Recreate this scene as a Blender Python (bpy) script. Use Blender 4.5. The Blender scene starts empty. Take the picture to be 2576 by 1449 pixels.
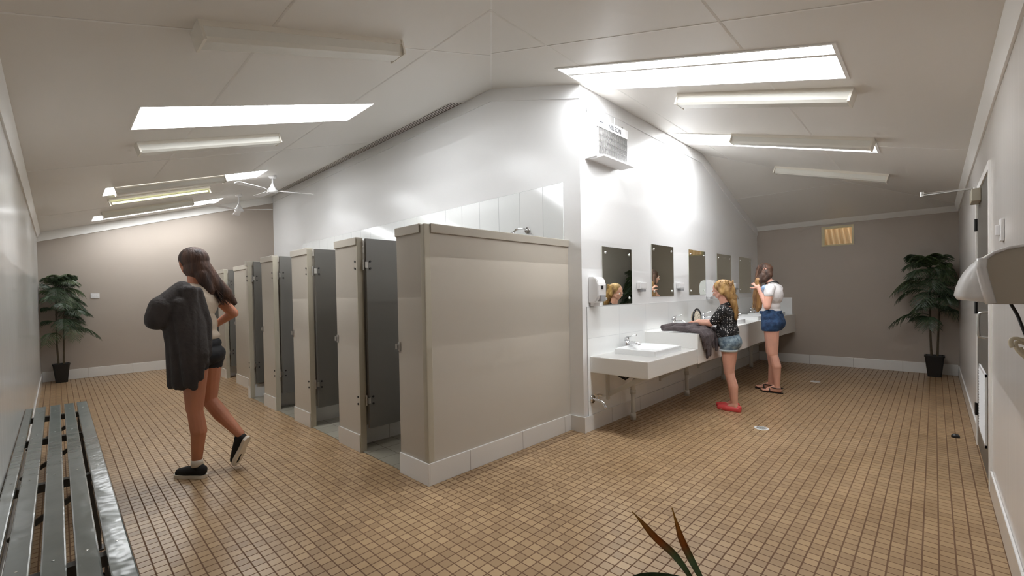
import bpy, bmesh, math, random
from mathutils import Vector, Matrix, Euler, geometry
PI = math.pi
R = random.Random(7)
sc = bpy.context.scene
COL = sc.collection

# ------------------------------------------------------------------ room dimensions (metres)
XL, YR = -.2075, -.258            # wall beside the bench, wall with the door
YM, XW = 2.347, 3.498             # wall with the mirrors, wall behind the cubicles
YB, XB = 10.55, 9.31              # the two end walls
XC, YP = 1.809, 2.50              # cubicle fronts, end partition
def z1(x): return 2.50 + .305*(x + .19)
def z2(y): return 2.50 + .30*(y + .236)
def z3(x): return 2.47 + .30*(9.25 - x)

# ------------------------------------------------------------------ materials
def lin(c):
    return tuple((v/12.92 if v <= .04045 else ((v+.055)/1.055)**2.4) for v in c)
def rgb(r, g, b): return lin((r/255, g/255, b/255)) + (1,)
def mat(name, col, rough=.5, metal=0, noise=0, nscale=8, bump=0, bscale=40, spec=.5, coat=0, stretch=None, col2=None, sub=0):
    m = bpy.data.materials.new(name); m.use_nodes = True
    nt = m.node_tree; b = nt.nodes['Principled BSDF']
    b.inputs['Base Color'].default_value = col
    b.inputs['Roughness'].default_value = rough
    b.inputs['Metallic'].default_value = metal
    b.inputs['Specular IOR Level'].default_value = spec
    b.inputs['Coat Weight'].default_value = coat
    b.inputs['Coat Roughness'].default_value = .08
    if sub: b.inputs['Subsurface Weight'].default_value = sub; b.inputs['Subsurface Scale'].default_value = .01
    tc = nt.nodes.new('ShaderNodeTexCoord'); mp = nt.nodes.new('ShaderNodeMapping')
    nt.links.new(tc.outputs['Object'], mp.inputs[0])
    if stretch: mp.inputs['Scale'].default_value = stretch
    if noise or col2:
        n = nt.nodes.new('ShaderNodeTexNoise'); n.inputs['Scale'].default_value = nscale; n.inputs['Detail'].default_value = 4
        nt.links.new(mp.outputs[0], n.inputs['Vector'])
        mx = nt.nodes.new('ShaderNodeMix'); mx.data_type = 'RGBA'
        c2 = col2 or tuple(max(0, v*(1-noise)) for v in col[:3]) + (1,)
        mx.inputs[6].default_value = col; mx.inputs[7].default_value = c2
        rp = nt.nodes.new('ShaderNodeMapRange'); rp.inputs[1].default_value = .35; rp.inputs[2].default_value = .65
        nt.links.new(n.outputs[0], rp.inputs[0]); nt.links.new(rp.outputs[0], mx.inputs[0])
        nt.links.new(mx.outputs[2], b.inputs['Base Color'])
    if bump:
        n2 = nt.nodes.new('ShaderNodeTexNoise'); n2.inputs['Scale'].default_value = bscale
        nt.links.new(mp.outputs[0], n2.inputs['Vector'])
        bp = nt.nodes.new('ShaderNodeBump'); bp.inputs['Strength'].default_value = bump; bp.inputs['Distance'].default_value = .01
        nt.links.new(n2.outputs[0], bp.inputs['Height']); nt.links.new(bp.outputs[0], b.inputs['Normal'])
    return m
def emit(name, col, s):
    m = bpy.data.materials.new(name); m.use_nodes = True; nt = m.node_tree
    nt.nodes.remove(nt.nodes['Principled BSDF']); e = nt.nodes.new('ShaderNodeEmission')
    e.inputs[0].default_value = col; e.inputs[1].default_value = s
    nt.links.new(e.outputs[0], nt.nodes['Material Output'].inputs[0]); return m
def tiles(name, c1, c2, grout, w, h, mortar, plane='xy', off=(0, 0), rough=.3, bump=.3, vary=0, offs=0.0, spec=.5):
    m = bpy.data.materials.new(name); m.use_nodes = True; nt = m.node_tree; L = nt.links.new
    b = nt.nodes['Principled BSDF']; b.inputs['Specular IOR Level'].default_value = spec
    tc = nt.nodes.new('ShaderNodeTexCoord'); sp = nt.nodes.new('ShaderNodeSeparateXYZ'); cb = nt.nodes.new('ShaderNodeCombineXYZ')
    L(tc.outputs['Object'], sp.inputs[0])
    ax = {'x': 0, 'y': 1, 'z': 2}
    L(sp.outputs[ax[plane[0]]], cb.inputs[0]); L(sp.outputs[ax[plane[1]]], cb.inputs[1])
    mp = nt.nodes.new('ShaderNodeMapping'); mp.inputs['Location'].default_value = (-off[0] + 60*w, -off[1] + 60*h, 0)
    L(cb.outputs[0], mp.inputs[0])
    br = nt.nodes.new('ShaderNodeTexBrick'); br.offset = offs; br.squash = 1; br.inputs['Scale'].default_value = 1
    br.inputs['Color1'].default_value = c1; br.inputs['Color2'].default_value = c2; br.inputs['Mortar'].default_value = grout
    br.inputs['Mortar Size'].default_value = mortar; br.inputs['Mortar Smooth'].default_value = .15
    br.inputs['Brick Width'].default_value = w; br.inputs['Row Height'].default_value = h
    L(mp.outputs[0], br.inputs['Vector'])
    out = br.outputs['Color']
    if vary:
        n = nt.nodes.new('ShaderNodeTexNoise'); n.inputs['Scale'].default_value = 1.6; n.inputs['Detail'].default_value = 5
        L(tc.outputs['Object'], n.inputs['Vector'])
        hs = nt.nodes.new('ShaderNodeMix'); hs.data_type = 'RGBA'; hs.blend_type = 'MULTIPLY'
        rp = nt.nodes.new('ShaderNodeMapRange'); rp.inputs[1].default_value = .38; rp.inputs[2].default_value = .62
        rp.inputs[3].default_value = 0; rp.inputs[4].default_value = vary
        L(n.outputs[0], rp.inputs[0]); L(rp.outputs[0], hs.inputs[0]); L(out, hs.inputs[6]); hs.inputs[7].default_value = (.62, .55, .45, 1)
        out = hs.outputs[2]
    L(out, b.inputs['Base Color'])
    mr = nt.nodes.new('ShaderNodeMapRange'); mr.inputs[3].default_value = rough; mr.inputs[4].default_value = .8
    L(br.outputs['Fac'], mr.inputs[0]); L(mr.outputs[0], b.inputs['Roughness'])
    bp = nt.nodes.new('ShaderNodeBump'); bp.invert = True; bp.inputs['Strength'].default_value = bump; bp.inputs['Distance'].default_value = .002
    L(br.outputs['Fac'], bp.inputs['Height']); L(bp.outputs[0], b.inputs['Normal'])
    return m
def dots(name, base, dot, scale, thr, rnd=.35):
    m = mat(name, base, .8, bump=.3, bscale=30); nt = m.node_tree; L = nt.links.new
    b = nt.nodes['Principled BSDF']; tc = nt.nodes.new('ShaderNodeTexCoord')
    v = nt.nodes.new('ShaderNodeTexVoronoi'); v.inputs['Scale'].default_value = scale; v.inputs['Randomness'].default_value = rnd
    L(tc.outputs['Object'], v.inputs['Vector'])
    lt = nt.nodes.new('ShaderNodeMath'); lt.operation = 'LESS_THAN'; lt.inputs[1].default_value = thr
    L(v.outputs['Distance'], lt.inputs[0])
    mx = nt.nodes.new('ShaderNodeMix'); mx.data_type = 'RGBA'; mx.inputs[6].default_value = base; mx.inputs[7].default_value = dot
    L(lt.outputs[0], mx.inputs[0]); L(mx.outputs[2], b.inputs['Base Color']); return m

M = {}
M['white_wall'] = mat('white_paint', rgb(240, 240, 240), .3, bump=.04, bscale=3, spec=.4)
M['ceiling'] = mat('ceiling_paint', rgb(229, 225, 219), .38, bump=.03, bscale=2, spec=.4)
M['cornice'] = mat('cornice_paint', rgb(238, 236, 232), .45)
M['taupe'] = mat('taupe_paint', rgb(171, 160, 149), .5, bump=.05, bscale=6)
M['gloss_wall'] = mat('glossy_wall_sheet', rgb(214, 213, 211), .18, bump=.22, bscale=2.2, stretch=(1, 6, .12), spec=.6)
M['gloss_wall_b'] = mat('glossy_wall_sheet_warm', rgb(206, 201, 197), .22, bump=.12, bscale=2.2, stretch=(6, 1, .12), spec=.6)
M['beige'] = mat('beige_laminate', rgb(176, 168, 156), .32, bump=.03, bscale=4)
M['beige_cap'] = mat('beige_cap', rgb(186, 179, 167), .35)
M['edge'] = mat('panel_edge', rgb(176, 169, 152), .4)
M['dark_door'] = mat('charcoal_laminate', rgb(104, 102, 97), .3, bump=.03, bscale=4)
M['grey_door'] = mat('grey_door_paint', rgb(96, 92, 86), .42, bump=.05, bscale=4)
M['bench'] = mat('grey_green_gloss_paint', rgb(104, 109, 106), .16, bump=.35, bscale=9, spec=.6, noise=.12, nscale=6)
M['bench_dark'] = mat('dark_bench_steel', rgb(52, 52, 50), .4)
M['floor'] = tiles('small_tan_floor_tiles', rgb(190, 161, 124), rgb(164, 136, 103), rgb(112, 82, 56), .0583, .0586, .0036, 'xy', (1.768, 1.4525), .3, .5, vary=.35)
M['shower_floor'] = tiles('grey_shower_tiles', rgb(150, 145, 132), rgb(138, 133, 120), rgb(105, 100, 90), .2, .2, .003, 'xy', (0, 0), .35)
M['splash'] = tiles('white_wall_tiles', rgb(236, 236, 234), rgb(232, 233, 232), rgb(205, 206, 206), .6, .3, .0025, 'xz', (3.566, .285), .12, .2)
M['shower_tile'] = tiles('white_shower_tiles', rgb(230, 231, 230), rgb(226, 228, 227), rgb(176, 178, 178), .312, .6, .003, 'yz', (2.481, 2.4), .12, .3)
M['skirt_x'] = tiles('white_skirting_x', rgb(226, 224, 221), rgb(222, 220, 217), rgb(150, 146, 140), .6, 2, .0025, 'xz', (.373, -.5), .15, .2)
M['skirt_y'] = tiles('white_skirting_y', rgb(226, 224, 221), rgb(222, 220, 217), rgb(150, 146, 140), .6, 2, .0025, 'yz', (.35, -.5), .15, .2)
M['ceramic'] = mat('white_ceramic', rgb(242, 243, 243), .08, spec=.6)
M['counter'] = mat('white_solid_surface', rgb(236, 235, 232), .22)
M['chrome'] = mat('chrome', (.75, .75, .76, 1), .12, 1)
M['steel'] = mat('brushed_steel', (.55, .54, .52, 1), .3, 1)
M['mirror'] = mat('mirror_glass', (.86, .90, .82, 1), .015, 1)
M['plastic'] = mat('white_plastic', rgb(232, 231, 231), .25)
M['plastic_grey'] = mat('grey_plastic', rgb(150, 150, 152), .3)
M['dark'] = mat('black_plastic', rgb(24, 22, 22), .4)
M['pvc'] = mat('pvc_pipe', rgb(205, 202, 194), .35)
M['light_body'] = mat('fitting_enamel', rgb(226, 220, 208), .35)
M['diffuser'] = mat('opal_acrylic', rgb(224, 222, 214), .25, bump=.04, bscale=60, stretch=(1, 1, 1))
M['sky'] = emit('daylit_opal_panel', (.955, .98, 1.0, 1), 30)
M['sky_dim'] = emit('daylit_opal_panel_dim', (.955, .98, 1.0, 1), 17)  # same panel, glow turned down so the end wall is lit less strongly
M['tube'] = emit('lit_tube', (.93, 1.0, .45, 1), 3.2)
M['leaf'] = mat('palm_leaf', rgb(52, 72, 44), .45, noise=.4, nscale=14)
M['leaf2'] = mat('palm_leaf_light', rgb(74, 90, 54), .45, noise=.4, nscale=14)
M['near_leaf'] = mat('broad_leaf_green', rgb(96, 118, 82), .4, noise=.3, nscale=30)
M['stem'] = mat('palm_stem', rgb(74, 62, 40), .6, noise=.3, nscale=30)
M['pot'] = mat('black_pot', rgb(22, 21, 21), .35)
M['skin'] = mat('skin', rgb(228, 172, 150), .5, noise=.14, nscale=5, sub=.05)
M['skin_tan'] = mat('skin_tan', rgb(192, 128, 98), .5, noise=.12, nscale=5, sub=.05)
M['hair_blonde'] = mat('blonde_hair', rgb(196, 156, 96), .5, col2=rgb(120, 84, 44), nscale=22, bump=.6, bscale=60, stretch=(1, 1, .25))
M['hair_brown'] = mat('brown_hair', rgb(92, 62, 44), .6, col2=rgb(46, 28, 20), nscale=22, bump=.3, bscale=60, stretch=(1, 1, .18))
M['hair_mix'] = mat('brown_to_blonde_hair', rgb(176, 134, 82), .45, col2=rgb(98, 66, 40), nscale=16, bump=.8, bscale=60, stretch=(1, 1, .18))
M['hair_dark'] = mat('dark_brown_hair', rgb(92, 62, 46), .65, col2=rgb(44, 28, 22), nscale=16, bump=.8, bscale=60, stretch=(1, 1, .18))
M['dots'] = dots('black_cotton_with_white_dots', rgb(26, 24, 26), rgb(225, 222, 220), 58, .27)
M['denim_light'] = mat('light_denim', rgb(150, 168, 178), .8, col2=rgb(92, 112, 128), nscale=26, bump=.6, bscale=90)
M['denim'] = mat('blue_denim', rgb(52, 84, 124), .8, col2=rgb(30, 52, 86), nscale=22, bump=.6, bscale=90)
M['black_short'] = mat('black_shorts', rgb(18, 18, 24), .75)
M['jacket'] = mat('charcoal_knit', rgb(58, 52, 50), .85, noise=.25, nscale=12, bump=.5, bscale=50)
M['cream'] = mat('cream_top', rgb(205, 190, 172), .8, bump=.4, bscale=30)
M['tee'] = mat('white_tshirt', rgb(232, 228, 228), .8, bump=.5, bscale=22)
M['blue_print'] = mat('blue_print', rgb(120, 146, 182), .8, col2=rgb(196, 206, 222), nscale=40)
M['towel'] = mat('grey_towel', rgb(104, 94, 96), .95, noise=.35, nscale=18, bump=.9, bscale=140)
M['coral'] = mat('coral_shoe', rgb(214, 76, 76), .45)
M['sandal'] = mat('black_sandal', rgb(40, 32, 30), .5)
M['rubber'] = mat('white_rubber', rgb(222, 214, 200), .5)
M['canvas'] = mat('black_canvas', rgb(24, 23, 24), .8)
M['ink'] = mat('dark_ink', rgb(40, 42, 50), .5)
M['heater_mesh'] = mat('heater_ceramic', rgb(188, 186, 186), .5, col2=rgb(120, 118, 120), nscale=60, bump=.6, bscale=120)
M['vent_dark'] = mat('slot_shadow_gap', rgb(70, 62, 54), .7)
M['corrugated'] = mat('corrugated_sheet', rgb(224, 202, 168), .5)
M['cream_paint'] = mat('cream_gloss_paint', rgb(192, 180, 140), .3)
M['bag'] = dots('cream_print_fabric', rgb(206, 196, 176), rgb(80, 66, 56), 55, .3, 1)
M['cable'] = mat('cream_cable', rgb(214, 204, 180), .4)
M['dryer'] = mat('dryer_shell', rgb(184, 175, 160), .3)
M['brown_tip'] = mat('browned_leaf', rgb(128, 78, 30), .5)
def leaf_gradient():
    m = mat('leaf_with_brown_tip', rgb(62, 80, 48), .45); nt = m.node_tree; L = nt.links.new; b = nt.nodes['Principled BSDF']
    at = nt.nodes.new('ShaderNodeAttribute'); at.attribute_name = 'along'
    cr = nt.nodes.new('ShaderNodeValToRGB'); e = cr.color_ramp.elements
    e[0].position = .5; e[0].color = rgb(112, 132, 94); e[1].position = .62; e[1].color = rgb(170, 104, 44)
    e2 = cr.color_ramp.elements.new(.9); e2.color = rgb(186, 140, 62)
    L(at.outputs['Fac'], cr.inputs[0]); L(cr.outputs[0], b.inputs['Base Color']); return m
M['tipleaf'] = leaf_gradient()

# ------------------------------------------------------------------ object helpers
ORG = {}
def obj(name, bm, m, parent=None, smooth=False):
    """link a bmesh built in world coordinates as one mesh object (made local to its thing's base)"""
    me = bpy.data.meshes.new(name)
    if isinstance(bm, bpy.types.Mesh): me = bm
    else:
        bmesh.ops.recalc_face_normals(bm, faces=bm.faces); bm.to_mesh(me); bm.free()
    o = bpy.data.objects.new(name, me); COL.objects.link(o)
    org = ORG.get(parent.name, Vector()) if parent else Vector()
    if org.length: me.transform(Matrix.Translation(-org))
    if parent: o.parent = parent
    ORG[o.name] = org
    if m is not None and not me.materials: me.materials.append(m)
    if smooth:
        for p in me.polygons: p.use_smooth = True
    return o
def thing(name, label, cat, loc=(0, 0, 0), group=None):
    o = bpy.data.objects.new(name, None); COL.objects.link(o); o.empty_display_size = .1
    o.location = loc; ORG[o.name] = Vector(loc); o['label'] = label; o['category'] = cat
    if group: o['group'] = group
    return o
def tag(o, label, cat, group=None):
    o['label'] = label; o['category'] = cat
    if group: o['group'] = group
    return o
def struct(name, bm, m, parent=None):
    o = obj(name, bm, m, parent)
    if not parent: o['kind'] = 'structure'
    return o
def dup(root, loc, rz=0, label=None, group=None):
    def cp(o, par):
        c = o.copy(); COL.objects.link(c); c.parent = par
        for k in o.children: cp(k, c)
        return c
    r = cp(root, None); r.location = loc; r.rotation_euler = (0, 0, rz)
    if label: r['label'] = label
    if group: r['group'] = group
    return r
def NB(): return bmesh.new()
def box(bm, x0, y0, z0, x1, y1, z1_, bev=0, seg=2):
    v = [bm.verts.new(p) for p in ((x0,y0,z0),(x1,y0,z0),(x1,y1,z0),(x0,y1,z0),(x0,y0,z1_),(x1,y0,z1_),(x1,y1,z1_),(x0,y1,z1_))]
    fs = [bm.faces.new([v[i] for i in q]) for q in ((3,2,1,0),(4,5,6,7),(0,1,5,4),(1,2,6,5),(2,3,7,6),(3,0,4,7))]
    if bev:
        es = list({e for f in fs for e in f.edges})
        bmesh.ops.bevel(bm, geom=es, offset=bev, segments=seg, affect='EDGES', profile=.6)
    return bm
def B(*a, **k): return box(NB(), *a, **k)
def obox(bm, c, ax, ay, az, hx, hy, hz):
    """box with centre c, unit axes and half sizes"""
    c, ax, ay, az = Vector(c), Vector(ax).normalized(), Vector(ay).normalized(), Vector(az).normalized()
    v = [bm.verts.new(c + ax*hx*i + ay*hy*j + az*hz*k) for k in (-1, 1) for i, j in ((-1,-1),(1,-1),(1,1),(-1,1))]
    for q in ((3,2,1,0),(4,5,6,7),(0,1,5,4),(1,2,6,5),(2,3,7,6),(3,0,4,7)): bm.faces.new([v[i] for i in q])
    return bm
def frame_axes(d):
    d = Vector(d).normalized(); a = Vector((0, 0, 1)) if abs(d.z) < .9 else Vector((1, 0, 0))
    u = d.cross(a).normalized(); return u, d.cross(u).normalized(), d
def tube(bm, pts, rad, n=10, caps=True):
    pts = [Vector(p) for p in pts]; k = len(pts)
    rs = rad if isinstance(rad, (list, tuple)) else [rad]*k
    rings = []; u = None
    for i in range(k):
        d = (pts[min(i+1, k-1)] - pts[max(i-1, 0)]).normalized()
        if u is None: u, w, _ = frame_axes(d)
        else:
            u = (u - d*u.dot(d)).normalized(); w = d.cross(u)
        rings.append([bm.verts.new(pts[i] + (u*math.cos(2*PI*j/n) + w*math.sin(2*PI*j/n))*rs[i]) for j in range(n)])
    for a, b in zip(rings, rings[1:]):
        for j in range(n): bm.faces.new((a[j], a[(j+1) % n], b[(j+1) % n], b[j]))
    if caps: bm.faces.new(rings[0][::-1]); bm.faces.new(rings[-1])
    return bm
def cyl(bm, p, q, r, n=20, r2=None): return tube(bm, [p, q], [r, r if r2 is None else r2], n)
def bez(pts, n=16):
    """Catmull-Rom through points"""
    P = [Vector(p) for p in pts]; P = [P[0]*2 - P[1]] + P + [P[-1]*2 - P[-2]]; out = []
    for i in range(1, len(P)-2):
        for k in range(n):
            t = k/n; a, b, c, d = P[i-1:i+3]
            out.append(.5*((2*b) + (c-a)*t + (2*a-5*b+4*c-d)*t*t + (-a+3*b-3*c+d)*t**3))
    out.append(P[-2]); return out
def lathe(bm, prof, c, n=28):
    rings = []
    for r, z in prof: rings.append([bm.verts.new((c[0]+r*math.cos(2*PI*j/n), c[1]+r*math.sin(2*PI*j/n), c[2]+z)) for j in range(n)])
    for a, b in zip(rings, rings[1:]):
        for j in range(n): bm.faces.new((a[j], a[(j+1) % n], b[(j+1) % n], b[j]))
    bm.faces.new(rings[0][::-1]); bm.faces.new(rings[-1]); return bm
def prism(bm, poly, axis, a0, a1):
    """extrude a 2-D polygon along an axis ('x': poly=(y,z); 'y': poly=(x,z); 'z': poly=(x,y))"""
    f = {'x': lambda p, a: (a, p[0], p[1]), 'y': lambda p, a: (p[0], a, p[1]), 'z': lambda p, a: (p[0], p[1], a)}[axis]
    A = [bm.verts.new(f(p, a0)) for p in poly]; Bv = [bm.verts.new(f(p, a1)) for p in poly]; n = len(poly)
    bm.faces.new(A[::-1]); bm.faces.new(Bv)
    for i in range(n): bm.faces.new((A[i], A[(i+1) % n], Bv[(i+1) % n], Bv[i]))
    return bm
def capsule(bm, p0, r0, p1, r1, n=14):
    p0, p1 = Vector(p0), Vector(p1); u, w, d = frame_axes(p1-p0 if (p1-p0).length > 1e-6 else (0, 0, 1))
    L = []
    for i in range(1, 5): a = PI/2*i/5; L.append((p0 - d*r0*math.cos(a), r0*math.sin(a)))
    L.append((p0, r0)); L.append((p1, r1))
    for i in range(4, 0, -1): a = PI/2*i/5; L.append((p1 + d*r1*math.cos(a), r1*math.sin(a)))
    t0 = bm.verts.new(p0 - d*r0); t1 = bm.verts.new(p1 + d*r1)
    rings = [[bm.verts.new(c + (u*math.cos(2*PI*j/n) + w*math.sin(2*PI*j/n))*r) for j in range(n)] for c, r in L]
    for j in range(n): bm.faces.new((t0, rings[0][(j+1) % n], rings[0][j])); bm.faces.new((t1, rings[-1][j], rings[-1][(j+1) % n]))
    for a, b in zip(rings, rings[1:]):
        for j in range(n): bm.faces.new((a[j], a[(j+1) % n], b[(j+1) % n], b[j]))
def blob(name, prims, m, parent, T, vox=.006, it=6, fac=.5):
    """grow ONE continuous skin over capsules and ellipsoids given in a figure's own frame T"""
    bm = NB()
    for p in prims:
        if p[0] == 'c': capsule(bm, p[1], p[2], p[3], p[4])
        else:
            rot = Euler(p[3]).to_matrix().to_4x4() if len(p) > 3 else Matrix()
            bmesh.ops.create_icosphere(bm, subdivisions=3, radius=1, matrix=Matrix.Translation(p[1]) @ rot @ Matrix.Diagonal((*p[2], 1)))
    bmesh.ops.recalc_face_normals(bm, faces=bm.faces)
    bm.transform(T)
    me = bpy.data.meshes.new('tmp'); bm.to_mesh(me); bm.free()
    o = bpy.data.objects.new('tmp', me); COL.objects.link(o)
    r = o.modifiers.new('r', 'REMESH'); r.mode = 'VOXEL'; r.voxel_size = vox
    s = o.modifiers.new('s', 'SMOOTH'); s.factor = fac; s.iterations = it
    dg = bpy.context.evaluated_depsgraph_get(); res = bpy.data.meshes.new_from_object(o.evaluated_get(dg))
    bpy.data.objects.remove(o); bpy.data.meshes.remove(me)
    res.name = name; res.materials.clear()
    return obj(name, res, m, parent, smooth=True)

# ------------------------------------------------------------------ THE SETTING
struct('floor', B(XL-.1, YR-.1, -.1, XB+.1, YB+.1, 0), M['floor'])
t = .12
struct('wall_left', B(XL-t, YR-t, 0, XL, YB+t, 2.75), M['gloss_wall'])
# wall with the door: two lengths and a lintel round the doorway
DX0, DX1, DZ = 4.20, 5.42, 2.12
bm = NB(); box(bm, XL-t, YR-t, 0, DX0, YR, 2.75); box(bm, DX1, YR-t, 0, XB+t, YR, 2.75); box(bm, DX0, YR-t, DZ, DX1, YR, 2.75)
struct('wall_right', bm, M['gloss_wall_b'])
struct('wall_far_left', B(XL-t, YB, 0, XW+t, YB+t, 3.9), M['taupe'])
# end wall with the small vent window
WY0, WY1, WZ0, WZ1 = .945, 1.355, 2.045, 2.36
bm = NB(); box(bm, XB, YR-t, 0, XB+t, YM+t, WZ0); box(bm, XB, YR-t, WZ1, XB+t, YM+t, 2.9); box(bm, XB, YR-t, WZ0, XB+t, WY0, WZ1); box(bm, XB, WY1, WZ0, XB+t, YM+t, WZ1)
struct('wall_far_right', bm, M['taupe'])
struct('wall_mirrors', B(XW, YM, 0, XB+t, YM+t, 3.6), M['white_wall'])
struct('wall_cubicles', B(XW, YM+t, 0, XW+t, YB+t, 3.9), M['white_wall'])

# ceiling: three sloping planes with the skylight openings cut out
SKY1 = [(3.945, 4.535), (7.05, 7.62), (9.54, 10.13)]      # y ranges, x .44 .. 2.30
SKY2 = [(3.07, 3.665), (5.32, 5.91)]                      # x ranges, y .38 .. 2.30
def ceil_part(poly, holes, zf, bm):
    pts = [Vector(p) for p in poly]; edges = [(i, (i+1) % len(poly)) for i in range(len(poly))]
    for h in holes:
        k = len(pts); pts += [Vector(p) for p in h]; edges += [(k+i, k+(i+1) % 4) for i in range(4)]
    vs, es, fs, *_ = geometry.delaunay_2d_cdt(pts, edges, [], 1, 1e-5)
    def inside(c): return any(min(p[0] for p in h) < c.x < max(p[0] for p in h) and min(p[1] for p in h) < c.y < max(p[1] for p in h) for h in holes)
    lo = [bm.verts.new((v.x, v.y, zf(v.x, v.y))) for v in vs]; hi = [bm.verts.new((v.x, v.y, zf(v.x, v.y)+.05)) for v in vs]
    ec = {}
    for f in fs:
        c = sum((vs[i] for i in f), Vector((0, 0)))/len(f)
        if inside(c): continue
        bm.faces.new([lo[i] for i in f][::-1]); bm.faces.new([hi[i] for i in f])
        for a, b in zip(f, f[1:]+f[:1]): ec.setdefault((min(a, b), max(a, b)), []).append((a, b))
    for k, l in ec.items():
        if len(l) == 1: a, b = l[0]; bm.faces.new((lo[a], lo[b], hi[b], hi[a]))
def rect(x0, x1, y0, y1): return [(x0, y0), (x1, y0), (x1, y1), (x0, y1)]
hipc = (XW, 3.513)
bm = NB()
ceil_part([(XL, -.254), hipc, (XW, YB), (XL, YB)], [rect(.44, 2.30, a, b) for a, b in SKY1], lambda x, y: z1(x), bm)
ceil_part([(XL, YR), (9.172, YR), (6.567, YM), (XW, YM), hipc], [rect(a, b, .38, 2.30) for a, b in SKY2], lambda x, y: z2(y), bm)
ceil_part([(9.172, YR), (XB, YR), (XB, YM), (6.567, YM)], [], lambda x, y: z3(x), bm)
struct('ceiling', bm, M['ceiling'])
# sheet joints of the ceiling: thin cover strips
def strip(bm, p, q, zf, w=.013, h=.0018):
    p = Vector((p[0], p[1], zf(*p))); q = Vector((q[0], q[1], zf(*q))); d = (q-p).normalized()
    s = d.cross(Vector((0, 0, 1))).normalized(); n = s.cross(d).normalized()
    obox(bm, (p+q)/2 - n*h*.4, d, s, n, (q-p).length/2, w/2, h)
f1 = lambda x, y: z1(x); f2 = lambda x, y: z2(y); f3 = lambda x, y: z3(x)
hy = lambda x: 1.0167*x - .043; hx = lambda y: (y+.043)/1.0167
k = 1
for p, q, zf in [((.88, hy(.88)), (.88, YB), f1), ((2.04, hy(2.04)), (2.04, YB), f1), ((XL, 2.69), (hx(2.69), 2.69), f1), ((XL, 5.75), (XW, 5.75), f1), ((XL, 8.72), (XW, 8.72), f1),
                 ((hx(.84), .84), (8.05, .84), f2), ((hx(2.05), 2.05), (6.86, 2.05), f2), ((2.65, YR), (2.65, hy(2.65)), f2), ((5.645, YR), (5.645, YM), f2), ((8.05, .84), (8.05, YM), f3),
                 ((8.03, .86), (9.172, YR), f2), ((6.567, YM), (8.05, .84), f2), ((.0, -.043), (3.498, 3.51), lambda x, y: max(z1(x), 0))]:
    holes = [(.44, 2.30, a, b) for a, b in SKY1] if zf is f1 else [(a, b, .38, 2.30) for a, b in SKY2] if zf is f2 else []
    segs = [(p, q)]
    for hx0, hx1, hy0, hy1 in holes:
        out = []
        for a, b in segs:
            if a[0] == b[0] and hx0 < a[0] < hx1 and a[1] < hy0 < hy1 < b[1]: out += [(a, (a[0], hy0-.01)), ((a[0], hy1+.01), b)]
            elif a[1] == b[1] and hy0 < a[1] < hy1 and a[0] < hx0 < hx1 < b[0]: out += [(a, (hx0-.01, a[1])), ((hx1+.01, a[1]), b)]
            else: out.append((a, b))
        segs = out
    for a, b in segs:
        bm = NB(); strip(bm, a, b, zf); struct('trim_%d' % k, bm, M['cornice']); k += 1
# cornices
def cornice_y(x, sgn, y0, y1, zt, h, w): return prism(NB(), [(x, zt-h), (x+sgn*.012, zt-h), (x+sgn*w, zt-.004), (x+sgn*w, zt+.02), (x, zt+.02)], 'y', y0, y1)
def cornice_x(y, sgn, x0, x1, zt, h, w): return prism(NB(), [(y, zt-h), (y+sgn*.012, zt-h), (y+sgn*w, zt-.004), (y+sgn*w, zt+.02), (y, zt+.02)], 'x', x0, x1)
struct('trim_%d' % k, cornice_y(XL, 1, YR, YB, z1(XL)+.002, .09, .045), M['cornice']); k += 1
struct('trim_%d' % k, cornice_x(YR, -1*-1, XL, XB, z2(YR)+.002, .09, .045), M['cornice']); k += 1
bm = prism(NB(), [(XB, 2.405), (XB-.012, 2.405), (XB-.10, z3(XB-.10)+.002), (XB, z3(XB)+.01)], 'y', YR, YM-.012); struct('trim_%d' % k, bm, M['cornice']); k += 1
struct('trim_%d' % k, B(XW-.012, 2.347, 3.275-.135, XW, 3.50, 3.275, 0), M['white_wall']); k += 1
def raked(poly, axis, a0, a1, m):
    global k
    struct('trim_%d' % k, prism(NB(), poly, axis, a0, a1), m); k += 1
H = .135
sc_objs = [o for o in COL.objects if o.name == 'trim_%d' % (k-1)]
for o in sc_objs: bpy.data.objects.remove(o)
k -= 1
raked([(YM-.012, z2(YM)-H), (3.50, z2(3.50)-H), (3.50, z2(3.50)+.01), (YM-.012, z2(YM)+.01)], 'x', XW-.012, XW, M['white_wall'])
raked([(3.50, z1(XW)-H), (YB, z1(XW)-H), (YB, z1(XW)+.01), (3.50, z1(XW)+.01)], 'x', XW-.012, XW, M['white_wall'])
raked([(XW, z2(YM)-H), (6.567, z2(YM)-H), (XB, z3(XB)-H), (XB, z3(XB)), (6.567, z2(YM)), (XW, z2(YM))], 'y', YM-.012, YM, M['white_wall'])
raked([(XL, z1(XL)-.15), (XW, z1(XW)-.15), (XW, z1(XW)), (XL, z1(XL))], 'y', YB-.02, YB, M['cornice'])

# tiled faces
struct('wall_splash_tiles', B(3.566, YM-.008, 0, XB, YM, 1.19), M['splash'])
struct('wall_shower_tiles', B(XW-.008, 2.545, 0, XW, 8.9, 2.4), M['shower_tile'])
struct('floor_shower', B(XC+.01, 2.545, 0, XW-.01, 6.52, .006), M['shower_floor'])
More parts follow.
